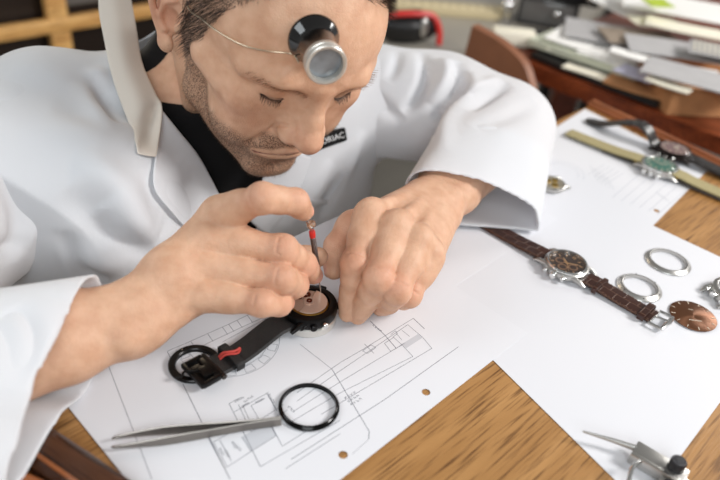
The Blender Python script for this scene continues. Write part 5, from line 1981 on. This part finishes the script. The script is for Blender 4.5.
# pocket welt on the chest
pk0 = [on(296, 196, 2.2), on(312, 200, 2.2), on(328, 199, 2.2)]
pk1 = [on(296, 201, 1.2), on(312, 205, 1.2), on(328, 204, 1.2)]
strip('pocket', [pk0, pk1], M_COAT, 1.2)
pk0 = [on(328, 199, 2.0), on(337, 186, 2.4), on(346, 172, 1.8)]
pk1 = [on(331, 203, 1.0), on(341, 188, 1.0), on(350, 174, 1.0)]
strip('pocket', [pk0, pk1], M_COAT, 1.0)
# name badge with its lettering
bp0 = [on(306, 138, 2.4), on(322, 132.5, 2.4), on(345.5, 127, 2.4)]
bp1 = [on(308, 156, 2.4), on(325, 148.5, 2.4), on(348, 140.5, 2.4)]
badge = strip('name_badge', [bp0, bp1], M_TEE, 1.0, n=10)
fc_ = bpy.data.curves.new('badge_text', 'FONT')
fc_.body = 'ORIAC'
fc_.size = 1.0
fc_.extrude = 0.01
tmp = bpy.data.objects.new('badge_text', fc_)
COL.objects.link(tmp)
bpy.context.view_layer.update()
tm = bpy.data.meshes.new_from_object(tmp.evaluated_get(bpy.context.evaluated_depsgraph_get()))
bpy.data.objects.remove(tmp)
xs = [v.co.x for v in tm.vertices]; ys = [v.co.y for v in tm.vertices]
x0_, x1_, y0_, y1_ = min(xs), max(xs), min(ys), max(ys)
q00, q10, q01, q11 = (np.array(on(*p, 3.2)) for p in ((322.0, 144.6), (344.8, 137.2), (320.6, 139.2), (343.4, 131.8)))
for v in tm.vertices:
    u = (v.co.x - x0_) / (x1_ - x0_); t = (v.co.y - y0_) / (y1_ - y0_)
    p = q00 * (1 - u) * (1 - t) + q10 * u * (1 - t) + q01 * (1 - u) * t + q11 * u * t
    p = p + (CAM_C - p) / np.linalg.norm(CAM_C - p) * (0.25 if v.co.z > 0 else 0)
    v.co = Vector(p - np.array(PO)) * S
tm.materials.clear(); tm.materials.append(mat('white_thread', (226, 226, 226), .7))
to = bpy.data.objects.new('badge_lettering', tm)
COL.objects.link(to); to.parent = coat
# ------------------------------------------------------------------ hair
def strands(name, P, N, m, length, r, lean, seed=1, parent=None, curl=.25, local=True, segs=3):
    """P, N: roots and directions (mm).  One mesh of many fine tapering hairs."""
    rnd = np.random.default_rng(seed)
    n = len(P)
    L = length * rnd.uniform(.7, 1.15, n)[:, None]
    Dn = N + lean + rnd.normal(0, curl, (n, 3))
    Dn /= np.linalg.norm(Dn, axis=1)[:, None]
    D2 = N * .35 + lean * 1.35 + rnd.normal(0, curl, (n, 3))
    D2 /= np.linalg.norm(D2, axis=1)[:, None]
    side = np.cross(Dn, rnd.normal(0, 1, (n, 3))); side /= np.linalg.norm(side, axis=1)[:, None]
    up = np.cross(side, Dn)
    verts = []
    for k in range(segs + 1):
        t = k / segs
        c = P - N * .4 + L * (Dn * t * (1 - .5 * t) + D2 * .5 * t * t)
        rad = r * (1 - .82 * t)
        for a in (0, 2.094, 4.189):
            verts.append(c + rad * (math.cos(a) * side + math.sin(a) * up))
    V = np.stack(verts, 1).reshape(-1, 3)
    per = 3 * (segs + 1)
    Q = []
    base = np.arange(n) * per
    for k in range(segs):
        for j in range(3):
            a = base + 3 * k + j; b = base + 3 * k + (j + 1) % 3
            Q.append(np.stack([a, b, b + 3, a + 3], 1))
    Q = np.concatenate(Q)
    if local:
        V = hw(V)
    return mesh_obj(name, V, Q, m, parent or person, PO)


M_HAIR = mat('brown_hair', (44, 31, 24), .45, var=(900, .35))
M_BEARD = mat('beard_hair', (88, 66, 52), .5, var=(900, .4))
M_BROW = mat('brow_hair', (140, 98, 70), .5)
hN = vnormals(hV, hQ)
rng = np.random.default_rng(3)
X, Y, Z = hV.T
ax = np.abs(X)


def pick(mask, n):
    w = np.clip(mask, 0, 1)
    p = w / w.sum()
    i = rng.choice(len(hV), n, p=p)
    return hV[i] + rng.normal(0, .45, (n, 3)), hN[i]


# hair line: forehead, temples, sideburns, round the ear, nape
fr = np.interp(Y, [-40, -16, -8, 2, 10, 20, 30, 42, 56, 66, 76, 84], [-45, -20, 36, 22, -12, -14, 12, 40, 62, 86, 98, 99])
rec = 15 * smoothstep(-22, -4, X) * smoothstep(36, 52, Y) + 4 * (Y > 60)
fr = fr + rec
hm = smoothstep(-4, 5, Z - fr)
hm *= ~((ax > 66) & (np.abs(Y + 10) < 24) & (Z < 38) & (Y < 6))
hm *= ~((ax > 73.5) & (Y < 8) & (Z < 34))
P_, N_ = pick(hm, 20000)
fwd = np.zeros_like(N_)
fwd[:, 1] = .9 - 1.2 * (np.abs(P_[:, 0]) > 55) * (P_[:, 2] < 70)
fwd[:, 2] = np.where(P_[:, 2] < 70, -.9, .1)
strands('hair', P_, N_, M_HAIR, 10, .17, fwd, 5, curl=.11)
hcap = smoothstep(-2, 6, Z - fr) * (~((ax > 66) & (np.abs(Y + 10) < 24) & (Z < 38) & (Y < 6)))
stub_all = np.concatenate([np.maximum(head_stub, hcap)] + [np.zeros(len(v)) for v in (lV, rV, tV)])
body.data.attributes['stubble'].data.foreach_set('value', stub_all.astype(np.float32))
P_, N_ = pick(head_stub, 6500)
dn = np.zeros_like(N_); dn[:, 2] = -.9; dn[:, 1] = .25
strands('beard', P_, N_, M_BEARD, 2.6, .085, dn, 6, curl=.3, segs=2)
for s in (-1, 1):
    P0 = []
    path = [np.array(p) for p in ((s * 10, 99, 32), (s * 22, 97.5, 35), (s * 36, 92, 37), (s * 50, 79, 34))]
    pts = np.array(catmull(path, 40))
    idx = rng.integers(0, 40, 230)
    q = pts[idx] + rng.normal(0, 1, (230, 3)) * np.array((1, .4, 1.7))
    near = np.array([np.argmin(((hV - p) ** 2).sum(1)) for p in q])
    ln = np.zeros((230, 3)); ln[:, 0] = s * 1.2; ln[:, 2] = .2
    strands('eyebrow', hV[near], hN[near], M_BROW, 6, .085, ln, 7, curl=.2)
    path = [np.array(p) for p in ((s * 43, 79, 20), (s * 37, 85, 15.5), (s * 28, 88.5, 13.5), (s * 19, 88, 14.5), (s * 13, 86.5, 17))]
    pts = np.array(catmull(path, 130))
    near = np.array([np.argmin(((hV - p) ** 2).sum(1)) for p in pts])
    ln = np.zeros((130, 3)); ln[:, 2] = -.9; ln[:, 1] = .6; ln[:, 0] = s * .2
    strands('eyelashes', pts, hN[near], M_HAIR, 6.5, .13, ln, 8, curl=.15)
# fine hair on the left forearm
fl_ = np.linalg.norm(lV - (LW - fdL * 35), axis=1)
lN = vnormals(lV, lQ)
mk = (fl_ < 36) & (lN @ np.array((-.45, -.2, .85)) > .3)
i = rng.choice(np.where(mk)[0], 350)
strands('arm_hair', lV[i], lN[i], mat('fair_hair', (150, 112, 80), .5), 7, .06, np.tile(fdL * .9, (350, 1)), 9, curl=.5, local=False)

# ------------------------------------------------------------------ loupe on its wire band
bvh_h = caster(hVw, hQw)
fp = hit(bvh_h, 313, 38)
i = np.argmin(((hVw - fp) ** 2).sum(1))
fn_ = hw(hN[i]) - TH
axd = np.array(CAM_C - fp); axd /= np.linalg.norm(axd)
tipw = np.array(dep(325.5, 63.5, np.dot((fp - CAM_C), ROT @ np.array((0, 0, -1))) - 27))
axd = tipw - fp; Ln = np.linalg.norm(axd); axd /= Ln
Ml = Matrix.Translation(Vector(fp + axd * 1.5)) @ Vector(axd).to_track_quat('Z', 'Y').to_matrix().to_4x4()
LP = thing('loupe', 'black watchmaker loupe with a steel lens ring worn on the forehead', 'loupe', fp)
b = MB(); b.lathe([(15.5, -1), (17.4, -.4), (17.8, 1.2), (16.6, 3.6), (13.6, 8), (12.2, 12), (11.9, Ln - 8), (12.2, Ln - 6), (10.6, Ln - 6), (10.4, 10), (13.5, 3), (15.5, -1)], 64, Ml)
b.build('eyecup', mat('gloss_black_plastic', (14, 13, 13), .12, coat=.4), LP, fp, 60)
b = MB(); b.lathe([(11.4, Ln - 7), (13.4, Ln - 7), (13.6, Ln - 6), (13.6, Ln - 3.4), (12.9, Ln - 3), (12.9, Ln - 2), (13.6, Ln - 1.6), (13.6, Ln + 1), (12.8, Ln + 1.6), (11.2, Ln + 1.2), (10.8, Ln - 2), (11.4, Ln - 7)], 64, Ml)
b.build('lens_ring', mat('satin_ring', (206, 202, 194), .32, .6), LP, fp, 40)
b = MB(); b.lathe([(0, Ln - 3.6), (5, Ln - 3.2), (10.9, Ln - 4), (10.9, Ln - 5), (0, Ln - 5)], 40, Ml)
b.build('lens', mat('grey_lens', (128, 134, 140), .3, .1, var=(140, .25), coat=.6), LP, fp, 60)
wp = [np.array(dep(299, 63, 468)), np.array(dep(296, 58, 470)), np.array(dep(290, 53.5, 476))]
for x, y in ((268, 50), (244, 44), (220, 31), (203, 18), (190, 7)):
    wp.append(hit(bvh_h, x, y, 1.6))
q_ = hl(wp[-1])                                     # on over the ear and round the back of the head
a0_ = math.degrees(math.atan2(q_[1] / 102, q_[0] / 79)); r0_ = math.hypot(q_[0] / 79, q_[1] / 102)
for k_ in range(1, 13):
    t_ = k_ / 12; a_ = math.radians(a0_ + (-185 - a0_) * t_)
    f_ = min(1, t_ * 3)
    wp.append(hw((79 * math.cos(a_) * (r0_ + (1.01 - r0_) * f_), 102 * math.sin(a_) * (r0_ + (1.01 - r0_) * f_), q_[2] + (52 - q_[2]) * min(1, t_ * 2))))
b = MB(); b.tube(catmull(wp, 140), .6, 8)
b.build('wire_band', mat('wire', (214, 196, 170), .3, .9), LP, fp)
